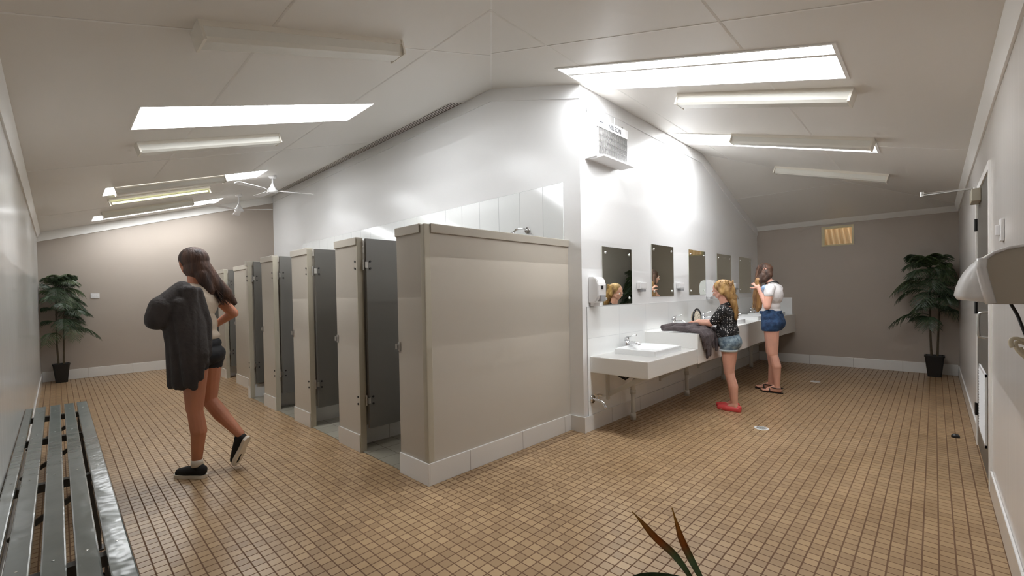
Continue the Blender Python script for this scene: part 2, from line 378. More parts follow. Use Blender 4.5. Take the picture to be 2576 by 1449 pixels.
# skirtings
def skirt(name, x0, y0, x1, y1, m, h=.15): struct('baseboard_'+name, B(x0, y0, 0, x1, y1, h, bev=.003), M[m])
skirt('far_left', XL+.012, YB-.012, XW, YB, 'skirt_x', .17)
skirt('far_right', XB-.012, YR+.012, XB, YM-.01, 'skirt_y', .16)
skirt('left', XL, YR+.012, XL+.012, YB-.012, 'skirt_y', .15)
bm = NB(); box(bm, XL+.012, YR, 0, DX0-.05, YR+.012, .15, bev=.003); box(bm, DX1+.01, YR, 0, XB-.012, YR+.012, .15, bev=.003)
struct('baseboard_right', bm, M['skirt_x'])
skirt('mirrors', XW, YM-.02, XB-.012, YM-.008, 'skirt_x', .15)
skirt('pier', XW-.014, YM-.02, XW, YP, 'skirt_y', .15)

# ------------------------------------------------------------------ window in the end wall
w = bpy.data.objects.new('window_1', None); COL.objects.link(w); w.location = (XB, 1.15, 2.2); ORG[w.name] = Vector(w.location); w['kind'] = 'structure'
bm = NB()
for a in ((WY0-.012, WZ0-.012, WY1+.012, WZ0+.012), (WY0-.012, WZ1-.03, WY1+.012, WZ1+.008), (WY0-.012, WZ0+.012, WY0+.012, WZ1-.03), (WY1-.03, WZ0+.012, WY1+.012, WZ1-.03)):
    box(bm, XB-.008, a[0], a[1], XB+.1, a[2], a[3])
obj('window_frame', bm, M['cream_paint'], w)
bm = NB(); n = 90; prev = None
for i in range(n+1):     # corrugated sheet standing just outside, leaning
    y = WY0-.25 + .95*i/n; d = .022*math.sin(2*PI*(y)/.076)
    a = bm.verts.new((XB+.19+d, y, WZ0-.12)); b_ = bm.verts.new((XB+.34+d, y+.13, WZ1+.30))
    if prev: bm.faces.new((prev[0], a, b_, prev[1]))
    prev = (a, b_)
obj('corrugated_sheet', bm, M['corrugated'], w, smooth=True)

# ------------------------------------------------------------------ door in the wall at the near side
d = bpy.data.objects.new('door_1', None); COL.objects.link(d); d.location = (4.8, YR, 0); ORG[d.name] = Vector(d.location); d['kind'] = 'structure'
bm = NB(); box(bm, DX0, YR-t, 0, DX0+.05, YR+.012, DZ); box(bm, DX1-.05, YR-t, 0, DX1, YR+.012, DZ); box(bm, DX0+.05, YR-t, DZ-.05, DX1-.05, YR+.012, DZ)
obj('door_frame', bm, M['cornice'], d)
lf = obj('door_leaf', B(DX0+.055, YR-.04, .01, DX1-.055, YR+.004, DZ-.055), M['grey_door'], d)
bm = NB(); box(bm, 4.50, YR+.004, .20, 5.12, YR+.012, .22); box(bm, 4.50, YR+.004, .69, 5.12, YR+.012, .71); box(bm, 4.50, YR+.004, .2, 4.52, YR+.012, .71); box(bm, 5.10, YR+.004, .2, 5.12, YR+.012, .71)
for i in range(22):
    z = .23 + i*.021; obox(bm, (4.81, YR+.009, z), (1, 0, 0), (0, 1, -.8), (0, .8, 1), .29, .006, .0015)
obj('vent_grille', bm, M['plastic'], lf)
bm = NB(); tube(bm, bez([(4.36, YR, .975), (4.36, YR+.035, .978), (4.36, YR+.048, 1.0), (4.36, YR+.048, 1.12), (4.36, YR+.035, 1.142), (4.36, YR, 1.145)], 6), .008, 10)
obj('door_handle', bm, M['steel'], lf, True)
for z in (.30, 1.14, 1.82):
    bm = NB(); cyl(bm, (5.375, YR+.014, z-.05), (5.375, YR+.014, z+.05), .009, 10); box(bm, 5.355, YR+.004, z-.05, 5.395, YR+.008, z+.05)
    obj('hinge', bm, M['dark'], d)
bm = NB(); box(bm, 4.93, YR+.004, 1.965, 5.18, YR+.055, 2.06, bev=.006)
cl = obj('door_closer', bm, M['edge'], d)
bm = NB(); obox(bm, (5.13, YR+.18, 2.085), (.12, 1, .0), (1, -.12, 0), (0, 0, 1), .15, .011, .004); obox(bm, (5.17, YR+.18, 2.10), (-.12, 1, 0), (1, .12, 0), (0, 0, 1), .15, .009, .004); cyl(bm, (5.15, .07, 2.075), (5.15, .07, 2.115), .012)
cyl(bm, (5.11, YR+.03, 2.05), (5.11, YR+.03, 2.09), .012)
obj('closer_arm', bm, M['steel'], cl)

# ------------------------------------------------------------------ skylights
def skylight(label, x0, x1, y0, y1, zf, framed, bars, m='sky'):
    c = ((x0+x1)/2, (y0+y1)/2, zf((x0+x1)/2, (y0+y1)/2))
    s = thing('skylight', label, 'skylight', c, 'skylights in the sloping ceiling')
    def quad(bm, a, b, cc, dd, lift):
        vs = [bm.verts.new((p[0], p[1], zf(*p)+lift)) for p in ((a, cc), (b, cc), (b, dd), (a, dd))]; return bm.faces.new(vs)
    bm = NB(); quad(bm, x0, x1, y0, y1, .03); bmesh.ops.solidify(bm, geom=bm.faces[:], thickness=.006)
    obj('opal_panel', bm, M[m], s)
    bm = NB(); w_ = .012 if not framed else .02; lo = -.002 if not framed else -.008
    for a, b, cc, dd in ((x0, x0+w_, y0, y1), (x1-w_, x1, y0, y1), (x0+w_, x1-w_, y0, y0+w_), (x0+w_, x1-w_, y1-w_, y1)):
        f = quad(bm, a, b, cc, dd, lo); r = bmesh.ops.extrude_face_region(bm, geom=[f])
        for v in [g for g in r['geom'] if isinstance(g, bmesh.types.BMVert)]: v.co.z += .03-lo
    obj('skylight_frame', bm, M['cornice'], s)
    for a, b, cc, dd in bars:
        bm = NB(); f = quad(bm, a, b, cc, dd, -.004); r = bmesh.ops.extrude_face_region(bm, geom=[f])
        for v in [g for g in r['geom'] if isinstance(g, bmesh.types.BMVert)]: v.co.z += .02
        obj('glazing_bar', bm, M['cornice'], s)
lb = ['long flush skylight beyond the nearest dead light fitting on the bench side', 'flush skylight half hidden behind a fluorescent fitting, above the first ceiling fan', 'thin flush skylight farthest down the bench side, against the end wall']
for (a, b), l, m_ in zip(SKY1, lb, ('sky', 'sky', 'sky_dim')): skylight(l, .44, 2.30, a, b, f1, False, [], m_)
skylight('large framed skylight with a glazing bar, nearest on the mirror side', *SKY2[0], .38, 2.30, f2, True, [(3.233, 3.265, .40, 2.28)])
skylight('framed skylight reaching the mirror wall, partly hidden by the second light fitting', *SKY2[1], .38, 2.30, f2, True, [])

# ------------------------------------------------------------------ fluorescent fittings
def fitting(label, c, run, up, lit=False, open_=False):
    """c centre on the ceiling, run = long direction, up = ceiling normal"""
    run, up = Vector(run).normalized(), Vector(up).normalized(); s = run.cross(up).normalized(); c = Vector(c)
    f = thing('fluorescent_fitting', label, 'ceiling light', c, 'fluorescent light fittings on the ceiling')
    L = .62
    bm = NB(); obox(bm, c - up*.014, run, s, up, L, .085, .014)
    obj('fitting_base', bm, M['light_body'], f)
    if not open_:
        bm = NB(); prof = [(-.08, 0), (-.072, .045), (-.05, .062), (.05, .062), (.072, .045), (.08, 0)]
        A = []
        for e in (-L+.012, L-.012): A.append([bm.verts.new(c - up*.028 + run*e + s*p - up*q) for p, q in prof])
        for i in range(5): bm.faces.new((A[0][i], A[0][i+1], A[1][i+1], A[1][i]))
        bm.faces.new(A[0]); bm.faces.new(A[1][::-1]); bm.faces.new((A[0][0], A[1][0], A[1][-1], A[0][-1]))
        obj('prismatic_diffuser', bm, M['diffuser'], f)
    else:
        bm = NB(); cyl(bm, c - up*.058 - run*(L-.03), c - up*.058 + run*(L-.03), .013, 12)
        obj('tube', bm, M['tube'] if lit else M['diffuser'], f, True)
    for e in (-1, 1):
        bm = NB(); obox(bm, c - up*.045 + run*e*(L-.004), run, s, up, .007, .088 if not open_ else .03, .047)
        obj('end_cap', bm, M['light_body'], f)
u1 = (-.305, 0, 1); u2 = (0, -.30, 1); r1 = (1, 0, .305); r2 = (0, 1, .30)
for y, l, a, b in [(2.655, 'dead light fitting nearest on the bench side, before the first skylight', 0, 0), (5.0, 'light fitting just beyond the first long skylight, with reflector lines', 0, 0),
                (7.15, 'light fitting crossing the face of the half hidden skylight', 0, 0), (7.98, 'bare tube light fitting glowing yellow-green', 1, 1), (9.2, 'faint light fitting before the farthest thin skylight on the bench side', 0, 0)]:
    fitting(l, (1.12, y, z1(1.12)), r1, u1, a, b)
for x, l in [(3.93, 'light fitting just beyond the framed skylight with a glazing bar'), (5.37, 'light fitting across the face of the skylight that reaches the mirror wall'), (7.22, 'light fitting nearest the end wall with the vent window')]:
    fitting(l, (x, .975, z2(.975)), r2, u2, 0, 0)

# ceiling slot vent beside the cubicle wall
cv = thing('slot_vent', 'long linear slot vent of five dark grooves along the wall above the cubicles', 'vent', (3.40, 6.8, z1(3.40)))
n1 = Vector((-.305, 0, 1)).normalized(); e1 = Vector((1, 0, .305)).normalized()
bm = NB(); c = Vector((3.40, 6.8, z1(3.40))); obox(bm, c - n1*.002, e1, (0, 1, 0), n1, .135, 2.85, .003); obj('vent_plate', bm, M['ceiling'], cv)
for i in range(5):
    bm = NB(); obox(bm, c + e1*(-.108+i*.054) - n1*.0055, e1, (0, 1, 0), n1, .008, 2.83, .002); obj('slot', bm, M['vent_dark'], cv)

# ------------------------------------------------------------------ ceiling fans
def fan(label, x, y, zh, angs):
    zc = z1(x); f = thing('ceiling_fan', label, 'ceiling fan', (x, y, zc), 'ceiling fans')
    obj('canopy', lathe(NB(), [(.045, -.045), (.062, -.02), (.062, .01)], (x, y, zc)), M['plastic'], f, True)
    bm = NB(); cyl(bm, (x, y, zh+.05), (x, y, zc-.03), .012, 12); obj('down_rod', bm, M['plastic'], f, True)
    obj('motor', lathe(NB(), [(.03, -.035), (.075, -.02), (.082, .0), (.06, .035), (.035, .07), (.02, .12)], (x, y, zh)), M['plastic'], f, True)
    for a in angs:
        bm = NB(); dv = Vector((math.cos(a), math.sin(a), 0)); s = Vector((-dv.y, dv.x, .12)).normalized(); n = dv.cross(s)
        obox(bm, Vector((x, y, zh)) + dv*.12, dv, s, n, .07, .02, .004)
        A = [Vector((x, y, zh)) + dv*r + s*w_*sgn + n*h for h in (-.003, .003) for r, w_, sgn in ((.17, .045, -1), (.60, .065, -1), (.63, .04, -1), (.63, .04, 1), (.60, .065, 1), (.17, .045, 1))]
        v = [bm.verts.new(p) for p in A]; bm.faces.new(v[:6][::-1]); bm.faces.new(v[6:])
        for i in range(6): bm.faces.new((v[i], v[(i+1) % 6], v[6+(i+1) % 6], v[6+i]))
        obj('blade', bm, M['plastic'], f)
fan('white ceiling fan nearest the slot vent, hanging in front of the wall corner', 2.545, 7.66, 3.09, [math.radians(q) for q in (-160, -15, 95)])
fan('white ceiling fan hanging before the far end wall, lower in view than the other fan', 2.505, 9.4, 3.03, [math.radians(q) for q in (-45, 80, 205)])

# ------------------------------------------------------------------ shower cubicles
GP = 'shower cubicle partitions'
def partition(label, y0, y1, yd, x=XC, first=False, door=True, hingeside=True, deep=XW, base=True, pj=True):
    """front pier from y0 to y1 with a divider running back at yd; its door is hung on the y0 edge and stands open into the cubicle before it"""
    p = thing('cubicle_partition', label, 'partition', (x, (y0+y1)/2, 0), GP)
    T_ = .045; zt = 1.77
    obj('front_panel', B(x, y0, .0, x+T_, y1, zt), M['beige'], p)
    obj('front_cap', B(x-.012, y0-.006, zt, x+T_+.012, y1+.006, 1.835, bev=.004), M['beige_cap'], p)
    if base: obj('skirting_tile', B(x-.012, y0, 0, x, y1, .15, bev=.002), M['skirt_y'], p)
    if pj: obj('edge_post', B(x-.004, y0-.012, .0, x+T_+.004, y0, 1.82), M['edge'], p)
    if yd is not None:
        obj('divider', B(x+T_, yd-.02, 0, deep, yd+.02, zt), M['beige'], p)
        obj('divider_cap', B(x+T_+.012, yd-.032, zt, deep, yd+.032, 1.835, bev=.004), M['beige_cap'], p)
        obj('divider_skirting', B(x+T_, yd-.032, .006, deep, yd-.02, .17), M['skirt_x'], p)
    if door:
        xd = x + .06; yy = y0 - .022
        dl = obj('door_leaf', B(xd, yy-.03, .20, xd+.56, yy, 1.825, bev=.002), M['dark_door'], p)
        for z in (1.60, .44):
            bm = NB(); cyl(bm, (xd-.012, yy-.004, z-.045), (xd-.012, yy-.004, z+.045), .008, 10); box(bm, xd-.012, yy-.033, z-.025, xd+.012, yy-.031, z+.025)
            obj('hinge', bm, M['steel'], dl)
            for dz in (-.03, .03):
                bm = NB(); cyl(bm, (x-.006, y0+.03, z+dz), (x+.002, y0+.03, z+dz), .009, 8); obj('screw', bm, M['dark'], p)
                bm = NB(); cyl(bm, (xd+.035, yy-.036, z+dz), (xd+.035, yy-.028, z+dz), .009, 8); obj('screw', bm, M['dark'], dl)
    return p
def keeper(p, x, y1):
    bm = NB(); box(bm, x-.006, y1-.028, .915, x+.004, y1+.004, .985, bev=.002); box(bm, x-.016, y1+.002, .93, x+.01, y1+.022, .97, bev=.002)
    obj('latch_keeper', bm, M['steel'], p)
# end partition beside the camera: its long face looks at the basins
p = thing('cubicle_partition', 'end partition of the cubicles, broad beige face toward the basins', 'partition', (XC, YP, 0), GP)
obj('front_panel', B(XC, YP+.02, .0, XC+.045, 2.85, 1.77), M['beige'], p)
obj('end_panel', B(XC+.045, YP, 0, XW, YP+.045, 1.77), M['beige'], p)
obj('corner_post', B(XC-.004, YP-.004, 0, XC+.05, YP+.045, 1.83, bev=.006), M['edge'], p)
obj('front_cap', B(XC-.012, YP+.046, 1.77, XC+.057, 2.856, 1.835, bev=.004), M['beige_cap'], p)
obj('end_cap_rail', B(XC+.052, YP-.012, 1.77, XW, YP+.057, 1.835, bev=.004), M['beige_cap'], p)
obj('front_skirting', B(XC-.014, YP-.014, 0, XC, 2.85, .155, bev=.003), M['skirt_y'], p)
obj('end_skirting', B(XC, YP-.014, 0, XW-.014, YP, .155, bev=.003), M['skirt_x'], p)
keeper(p, XC, 2.85)
PD = [(3.47, 3.87, 3.66, 'beige cubicle pier beside the end partition, with open charcoal door'), (4.51, 4.93, 4.70, 'beige cubicle pier with open charcoal door, second along from the end partition'),
      (5.51, 5.92, 5.70, 'beige cubicle pier with open charcoal door, third along from the end partition')]
for y0, y1, yd, l in PD: keeper(partition(l, y0, y1, yd), XC, y1)
partition('narrow beige end post of the first run of cubicles, with open charcoal door', 6.48, 6.56, 6.52)
q = partition('pier at the start of the set-back cubicles, just behind the narrow end post', 7.05, 7.82, 7.4, x=1.99, door=False); keeper(q, 1.99, 7.82)
q = partition('pier between the two doorways of the set-back cubicles', 8.42, 8.83, 8.62, x=1.99); keeper(q, 1.99, 8.83)
partition('last cubicle pier, behind the walking person', 9.42, 9.80, 9.6, x=1.99)

# shower head and arm over the end partition
sh = thing('shower_head', 'chrome shower head showing over the end partition', 'shower head', (XW-.01, 3.06, 2.0))
bm = NB(); cyl(bm, (XW-.009, 3.0, 1.985), (XW-.02, 3.0, 1.985), .032, 20); obj('wall_flange', bm, M['chrome'], sh, True)
bm = NB(); tube(bm, bez([(XW-.015, 3.0, 1.985), (XW-.07, 3.0, 2.0), (XW-.14, 3.03, 1.99), (XW-.17, 3.06, 1.95)], 6), .010, 10); obj('shower_arm', bm, M['chrome'], sh, True)
bm = NB(); cyl(bm, (XW-.17, 3.06, 1.96), (XW-.185, 3.075, 1.915), .015, 16, .042); cyl(bm, (XW-.185, 3.075, 1.915), (XW-.188, 3.078, 1.905), .042, 16); obj('rose', bm, M['chrome'], sh, True)

# ------------------------------------------------------------------ bench
bn = thing('slatted_bench', 'long grey painted slatted bench along the glossy wall', 'bench', (0, .5, 0))
for x0, x1 in ((-.203, -.160), (-.146, -.085), (-.060, .003), (.024, .086), (.102, .168)):
    obj('slat', B(x0, .45, .418, x1, 5.34, .45, bev=.005), M['bench'], bn)
for y in (1.1, 2.13, 3.19, 4.24, 5.05):
    bm = NB(); box(bm, -.2, y-.02, .378, .15, y+.02, .418); obj('cross_bar', bm, M['bench_dark'], bn)
    bm = NB(); box(bm, .10, y-.018, 0, .14, y+.018, .378); box(bm, .085, y-.035, 0, .155, y+.035, .006); obj('leg', bm, M['bench_dark'], bn)
    bm = NB(); obox(bm, (-.05, y+.0, .26), (1, 0, .62), (0, 1, 0), (-.62, 0, 1), .17, .012, .012); obj('brace', bm, M['bench_dark'], bn)
for y in (1.1, 2.13, 3.19, 4.24, 5.05):
    for x in (-.18, -.115, -.03, .055, .135): obj('screw', lathe(NB(), [(.0042, 0), (.0042, .0015), (.002, .002)], (x, y, .4495), 8), M['steel'], bn)

# ------------------------------------------------------------------ wash counter
ct = thing('wash_counter', 'long white wall-hung basin counter that steps up after the first basin', 'counter', (3.6, YM, .56))
def front(x):
    if x < 6.3: return 1.755
    return 1.755 + .03*.5*(1-math.cos((x-6.3)*2*PI/1.5)) * min(1, (x-6.3)/.3)
obj('low_counter', B(3.60, 1.755, .560, 4.735, YM-.008, .715, bev=.008), M['counter'], ct)
N = 60; xs = [4.735 + (XB-.002-4.735)*i/N for i in range(N+1)]
poly = [(x, front(x)) for x in xs] + [(XB-.002, YM-.008), (4.735, YM-.008)]
bm = prism(NB(), poly, 'z', .555, .868); obj('high_counter', bm, M['counter'], ct)
obj('splash_return', B(XB-.014, 1.80, .868, XB-.001, YM-.008, 1.165), M['ceramic'], ct)
for x in (3.90, 5.1, 6.3, 7.5, 8.7):
    bm = NB(); a = Vector((x, YM-.03, .30)); b_ = Vector((x, 1.88, .55)); dd = (b_-a)
    obox(bm, (a+b_)/2, dd, (1, 0, 0), dd.cross(Vector((1, 0, 0))), dd.length/2, .012, .022); box(bm, x-.02, YM-.03, .25, x+.02, YM-.008, .55)
    obj('bracket', bm, M['pvc'], ct)
for i, (x, zt, l) in enumerate([(4.2, .715, 'white rectangular basin on the low counter'), (5.37, .868, 'white rectangular basin the girl in the dotted top is washing at'), (6.35, .868, 'white rectangular basin just past the girl in the dotted top'),
                                (7.55, .868, 'white rectangular basin before the person holding long hair'), (8.6, .868, 'white rectangular basin beside the end wall')]):
    b_ = thing('wash_basin', l, 'basin', (x, 2.04, zt), 'wash basins on the counter')
    bm = NB(); w_, dp = .30, .215; hh = .055
    def ring(s, z, r=.02):
        pts = []
        for cx_, cy_, a0 in ((w_*s-r, dp*s-r, 0), (-w_*s+r, dp*s-r, 90), (-w_*s+r, -dp*s+r, 180), (w_*s-r, -dp*s+r, 270)):
            for q_ in range(5): a = math.radians(a0 + q_*22.5); pts.append(bm.verts.new((x+cx_+r*math.cos(a), 2.04+cy_+r*math.sin(a), zt+z)))
        return pts
    rs = [ring(1, .0), ring(1, hh-.004), ring(.985, hh), ring(.93, hh), ring(.90, hh-.012), ring(.6, .006)]
    for a, c_ in zip(rs, rs[1:]):
        for j in range(20): bm.faces.new((a[j], a[(j+1) % 20], c_[(j+1) % 20], c_[j]))
    bm.faces.new(rs[0][::-1]); bm.faces.new(rs[-1]); obj('bowl', bm, M['ceramic'], b_)
    bm = NB(); cyl(bm, (x, 2.08, zt+.004), (x, 2.08, zt+.010), .022, 20); obj('drain', bm, M['chrome'], b_, True)
    tp = thing('mixer_tap', l.replace('white rectangular basin', 'chrome tap at the basin').replace('the basin on the low', 'the basin on the low'), 'tap', (x, 2.27, zt), 'chrome taps at the basins')
    bm = NB(); cyl(bm, (x, 2.275, zt), (x, 2.275, zt+.105), .024, 20); cyl(bm, (x, 2.275, zt), (x, 2.275, zt+.006), .032, 20); obj('tap_body', bm, M['chrome'], tp, True)
    bm = NB(); tube(bm, bez([(x, 2.26, zt+.075), (x, 2.21, zt+.085), (x, 2.15, zt+.078), (x, 2.135, zt+.062)], 6), [.017]*12+[.013]*7, 12); obj('spout', bm, M['chrome'], tp, True)
    bm = NB(); cyl(bm, (x, 2.275, zt+.105), (x, 2.275, zt+.135), .026, 20, .022); obox(bm, (x, 2.225, zt+.150), (0, 1, -.25), (1, 0, 0), (0, .25, 1), .055, .013, .006); obj('lever', bm, M['chrome'], tp, True)

# waste pipes with traps
for x, l in [(4.2, 'white waste pipe and trap under the low counter'), (5.6, 'white waste pipe under the counter beside the coral shoes'), (6.95, 'white waste pipe between the two people standing at the basins'), (8.35, 'white waste pipe under the far end of the counter')]:
    pp = thing('waste_pipe', l, 'pipe', (x, 2.2, 0), 'waste pipes under the counter')
    bm = NB(); cyl(bm, (x, 2.215, .0), (x, 2.215, .29), .022, 16); obj('standpipe', bm, M['pvc'], pp, True)
    for ca, cb, cr in (((x, 2.215, 0), (x, 2.215, .07), .029), ((x, 2.215, .27), (x, 2.215, .31), .03), ((x+.03, 2.17, .47), (x+.03, 2.17, .51), .036)):
        bm = NB(); cyl(bm, ca, cb, cr, 16); obj('coupling', bm, M['pvc'], pp, True)
    bm = NB(); tube(bm, bez([(x, 2.215, .30), (x-.005, 2.21, .36), (x+.01, 2.195, .41), (x+.03, 2.17, .45), (x+.03, 2.17, .56)], 5), .025, 14); obj('trap', bm, M['pvc'], pp, True)
# hose tap on the wall
ht = thing('hose_tap', 'chrome hose tap on the wall beneath the low counter', 'tap', (3.625, YM-.01, .30))
bm = NB(); cyl(bm, (3.625, YM-.008, .30), (3.625, YM-.022, .30), .038, 22); obj('wall_flange', bm, M['chrome'], ht, True)
bm = NB(); tube(bm, bez([(3.625, YM-.02, .30), (3.625, YM-.08, .30), (3.625, YM-.13, .285), (3.625, YM-.155, .25), (3.625, YM-.155, .235)], 5), .012, 12); obj('spout', bm, M['chrome'], ht, True)
bm = NB(); cyl(bm, (3.625, YM-.075, .30), (3.625, YM-.075, .345), .009, 10); obox(bm, (3.625, YM-.075, .350), (1, .3, 0), (-.3, 1, 0), (0, 0, 1), .038, .008, .006); obox(bm, (3.625, YM-.075, .350), (-.3, 1, 0), (1, .3, 0), (0, 0, 1), .038, .008, .006); obj('handle', bm, M['chrome'], ht)
# isolating valve hoses under the first basin
vh = NB(); tube(vh, bez([(4.02, 2.2, .45), (4.05, 2.12, .50), (4.12, 2.05, .47), (4.18, 2.08, .56)], 6), .009, 8); tube(vh, bez([(3.98, 2.28, .50), (4.0, 2.2, .46), (4.02, 2.2, .45)], 5), .014, 8)
tag(obj('supply_hose', vh, M['dark'], None, True), 'dark supply hose and valve beneath the low counter', 'hose')

# ------------------------------------------------------------------ mirrors, soap and towel dispensers
def mirror(label, x0, x1, z0, zt):
    m_ = thing('wall_mirror', label, 'mirror', ((x0+x1)/2, YM, (z0+zt)/2), 'frameless wall mirrors')
    obj('glass', B(x0, YM-.008, z0, x1, YM-.001, zt), M['mirror'], m_)
    for x in (x0+.06, x1-.06):
        for z in (z0+.06, zt-.06):
            bm = NB(); cyl(bm, (x, YM-.008, z), (x, YM-.018, z), .014, 16, .009); obj('mirror_screw', bm, M['chrome'], m_, True)
mirror('frameless mirror nearest the wall corner, lowest hung and reflecting a face', 3.85, 4.45, 1.20, 1.785)
for x0, x1, l in [(4.93, 5.54, 'frameless mirror second from the wall corner'), (6.03, 6.635, 'frameless mirror partly behind the girl in the dotted top'), (7.12, 7.76, 'frameless mirror above the small soap holder behind the blonde head'), (8.19, 8.87, 'frameless mirror nearest the end wall')]:
    mirror(l, x0, x1, 1.265, 1.880)
for x, l in [(4.64, 'small white soap dispenser between the first and second mirrors'), (5.70, 'small white soap dispenser between the second and third mirrors'), (7.93, 'small white soap dispenser before the farthest mirror')]:
    s = thing('soap_dispenser', l, 'soap dispenser', (x, YM, 1.38), 'small white soap dispensers')
    obj('housing', B(x-.075, YM-.05, 1.355, x+.075, YM-.001, 1.43, bev=.01), M['plastic'], s)
    obj('push_bar', B(x-.04, YM-.058, 1.325, x+.04, YM-.008, 1.353, bev=.006), M['plastic_grey'], s)
def towel_box(label, x0, x1, z0, zt, dep):
    s = thing('paper_dispenser', label, 'dispenser', ((x0+x1)/2, YM, z0), 'large white wall dispensers')
    bm = NB(); zc = z0+.03
    prof = [(YM-.001, zt), (YM-dep*.55, zt), (YM-dep*.85, zt-.02), (YM-dep, zt-.07), (YM-dep, z0+.07), (YM-dep*.8, z0+.02), (YM-dep*.5, z0), (YM-.001, z0)]
    prism(bm, prof, 'x', x0, x1); bmesh.ops.bevel(bm, geom=bm.edges[:], offset=.006, segments=2, affect='EDGES'); obj('housing', bm, M['plastic'], s)
    obj('sight_window', B(x0+.06, YM-dep-.004, z0+.13, x0+.09, YM-dep+.01, z0+.165), M['dark'], s)
    obj('push_lever', B(x0+.04, YM-dep-.010, z0+.015, x1-.025, YM-dep*.6, z0+.075, bev=.006), M['plastic_grey'], s)
    obj('underside_tray', B(x0+.02, YM-dep*.45, z0-.03, x1-.02, YM-.01, z0+.002, bev=.004), M['plastic'], s)
towel_box('white soap dispenser with dark sight window beside the wall corner', 3.60, 3.745, 1.225, 1.475, .11)
towel_box('white dispenser behind the girl in the dotted top', 6.67, 6.82, 1.22, 1.47, .11)

# radiant heater
h = thing('wall_heater', 'white radiant heater high on the wall by the corner', 'heater', (3.88, YM, 2.6))
bm = NB(); prism(bm, [(YM, 2.60), (YM-.125, 2.60), (YM-.125, 2.965), (YM, 2.93+.12)], 'x', 3.58, 4.16); obj('casing', bm, M['plastic'], h)
bm = NB(); box(bm, 3.60, YM-.137, 2.63, 4.14, YM-.125, 2.875); obj('radiant_face', bm, M['heater_mesh'], h)
bm = NB()
for i in range(28): x = 3.612+i*.0192; box(bm, x-.0016, YM-.144, 2.63, x+.0016, YM-.138, 2.875)
for i in range(5): z = 2.64+i*.055; box(bm, 3.60, YM-.146, z, 4.14, YM-.144, z+.002)
obj('wire_guard', bm, M['steel'], h)
obj('top_panel', B(3.585, YM-.142, 2.875, 4.155, YM-.125, 2.963), M['plastic'], h)
obj('lower_tray', B(3.60, YM-.20, 2.585, 4.17, YM-.05, 2.603, bev=.003), M['plastic'], h)
def text(name, s, size, loc, rot, m, parent):
    cu = bpy.data.curves.new('t', 'FONT'); cu.body = s; cu.size = size; cu.extrude = .001; cu.align_x = 'CENTER'; cu.align_y = 'CENTER'
    o = bpy.data.objects.new('t', cu); COL.objects.link(o); dg = bpy.context.evaluated_depsgraph_get()
    me = bpy.data.meshes.new_from_object(o.evaluated_get(dg)); bpy.data.objects.remove(o)
    me.transform(Matrix.Translation(loc) @ Euler(rot).to_matrix().to_4x4()); me.materials.clear(); me.name = name
    return obj(name, me, m, parent)
text('lettering', 'NELSON', .062, (3.90, YM-.143, 2.915), (PI/2, 0, 0), M['ink'], h)
bm = NB(); box(bm, 3.63, YM-.1445, 2.918, 3.645, YM-.142, 2.933); box(bm, 3.65, YM-.1445, 2.922, 3.69, YM-.142, 2.928); box(bm, 4.0, YM-.1445, 2.95, 4.0, YM-.142, 2.95) if False else None
obj('badge', bm, M['ink'], h)
bm = NB(); tube(bm, bez([(3.605, YM-.01, 3.10), (3.603, YM-.014, 3.03), (3.607, YM-.012, 2.96), (3.63, YM-.02, 2.90), (3.64, YM-.03, 2.95)], 6), .004, 8); obj('flex', bm, M['dark'], h, True)
bm = NB(); cyl(bm, (3.95, YM-.11, 2.97), (3.95, YM-.11, 3.05), .006, 8); cyl(bm, (4.10, YM-.10, 2.97), (4.12, YM-.10, 3.0), .010, 8); cyl(bm, (4.07, YM-.1, 2.99), (4.15, YM-.1, 2.985), .004, 8); obj('bracket_stay', bm, M['steel'], h)

# switches and outlet
s = thing('light_switch', 'white light switch plate beside the door', 'switch', (3.50, YR, 1.61))
obj('plate', B(3.455, YR+.001, 1.555, 3.545, YR+.014, 1.67, bev=.003), M['plastic'], s); obj('rocker', B(3.48, YR+.014, 1.585, 3.52, YR+.030, 1.64, bev=.003), M['plastic'], s)
s = thing('power_outlet', 'white power outlet on the end wall beside the potted palm', 'outlet', (.486, YB, 1.437))
obj('plate', B(.427, YB-.012, 1.395, .545, YB-.001, 1.48, bev=.003), M['plastic'], s)
for x in (.455, .517): obj('rocker', B(x-.012, YB-.018, 1.425, x+.012, YB-.012, 1.45, bev=.002), M['plastic'], s)

# hair dryer on the wall by the camera
hd = thing('wall_hair_dryer', 'white dome-fronted wall hair dryer cut by the picture edge', 'hair dryer', (2.13, YR, 1.27))
bm = NB(); secs = []
base = [(0, 0), (0, .171), (.072, .171), (.105, .166), (.133, .154), (.157, .137), (.172, .118), (.160, .060), (.142, .006), (.135, .0)]
base = [(0, 0), (0, .172), (.070, .172), (.10, .168), (.13, .156), (.153, .135), (.148, .09), (.141, .045), (.133, 0)]
for x, k1 in ((2.0, 1.0), (2.006, 1.03), (2.02, 1.06), (2.24, 1.06), (2.256, 1.03), (2.262, 1.0)):
    secs.append([bm.verts.new((x, YR+a*k1, 1.27+b)) for a, b in base])
for a, c_ in zip(secs, secs[1:]):
    for i in range(len(base)): bm.faces.new((a[i], a[(i+1) % len(base)], c_[(i+1) % len(base)], c_[i]))
bm.faces.new(secs[0][::-1]); bm.faces.new(secs[-1]); obj('casing', bm, M['dryer'], hd)
bm = NB(); tube(bm, [(1.997, YR+a, 1.27+b) for a, b in ((0, .172), (.070, .172), (.10, .168), (.13, .156), (.150, .135))], .0045, 8); tube(bm, [(1.999, YR+a+.008, 1.27+b) for a, b in ((.146, .140), (.148, .112), (.143, .078), (.136, .04), (.128, .002))], [.012, .012, .012, .012, .012], 8); obj('rim', bm, M['plastic'], hd, True)
bm = NB(); secs = []
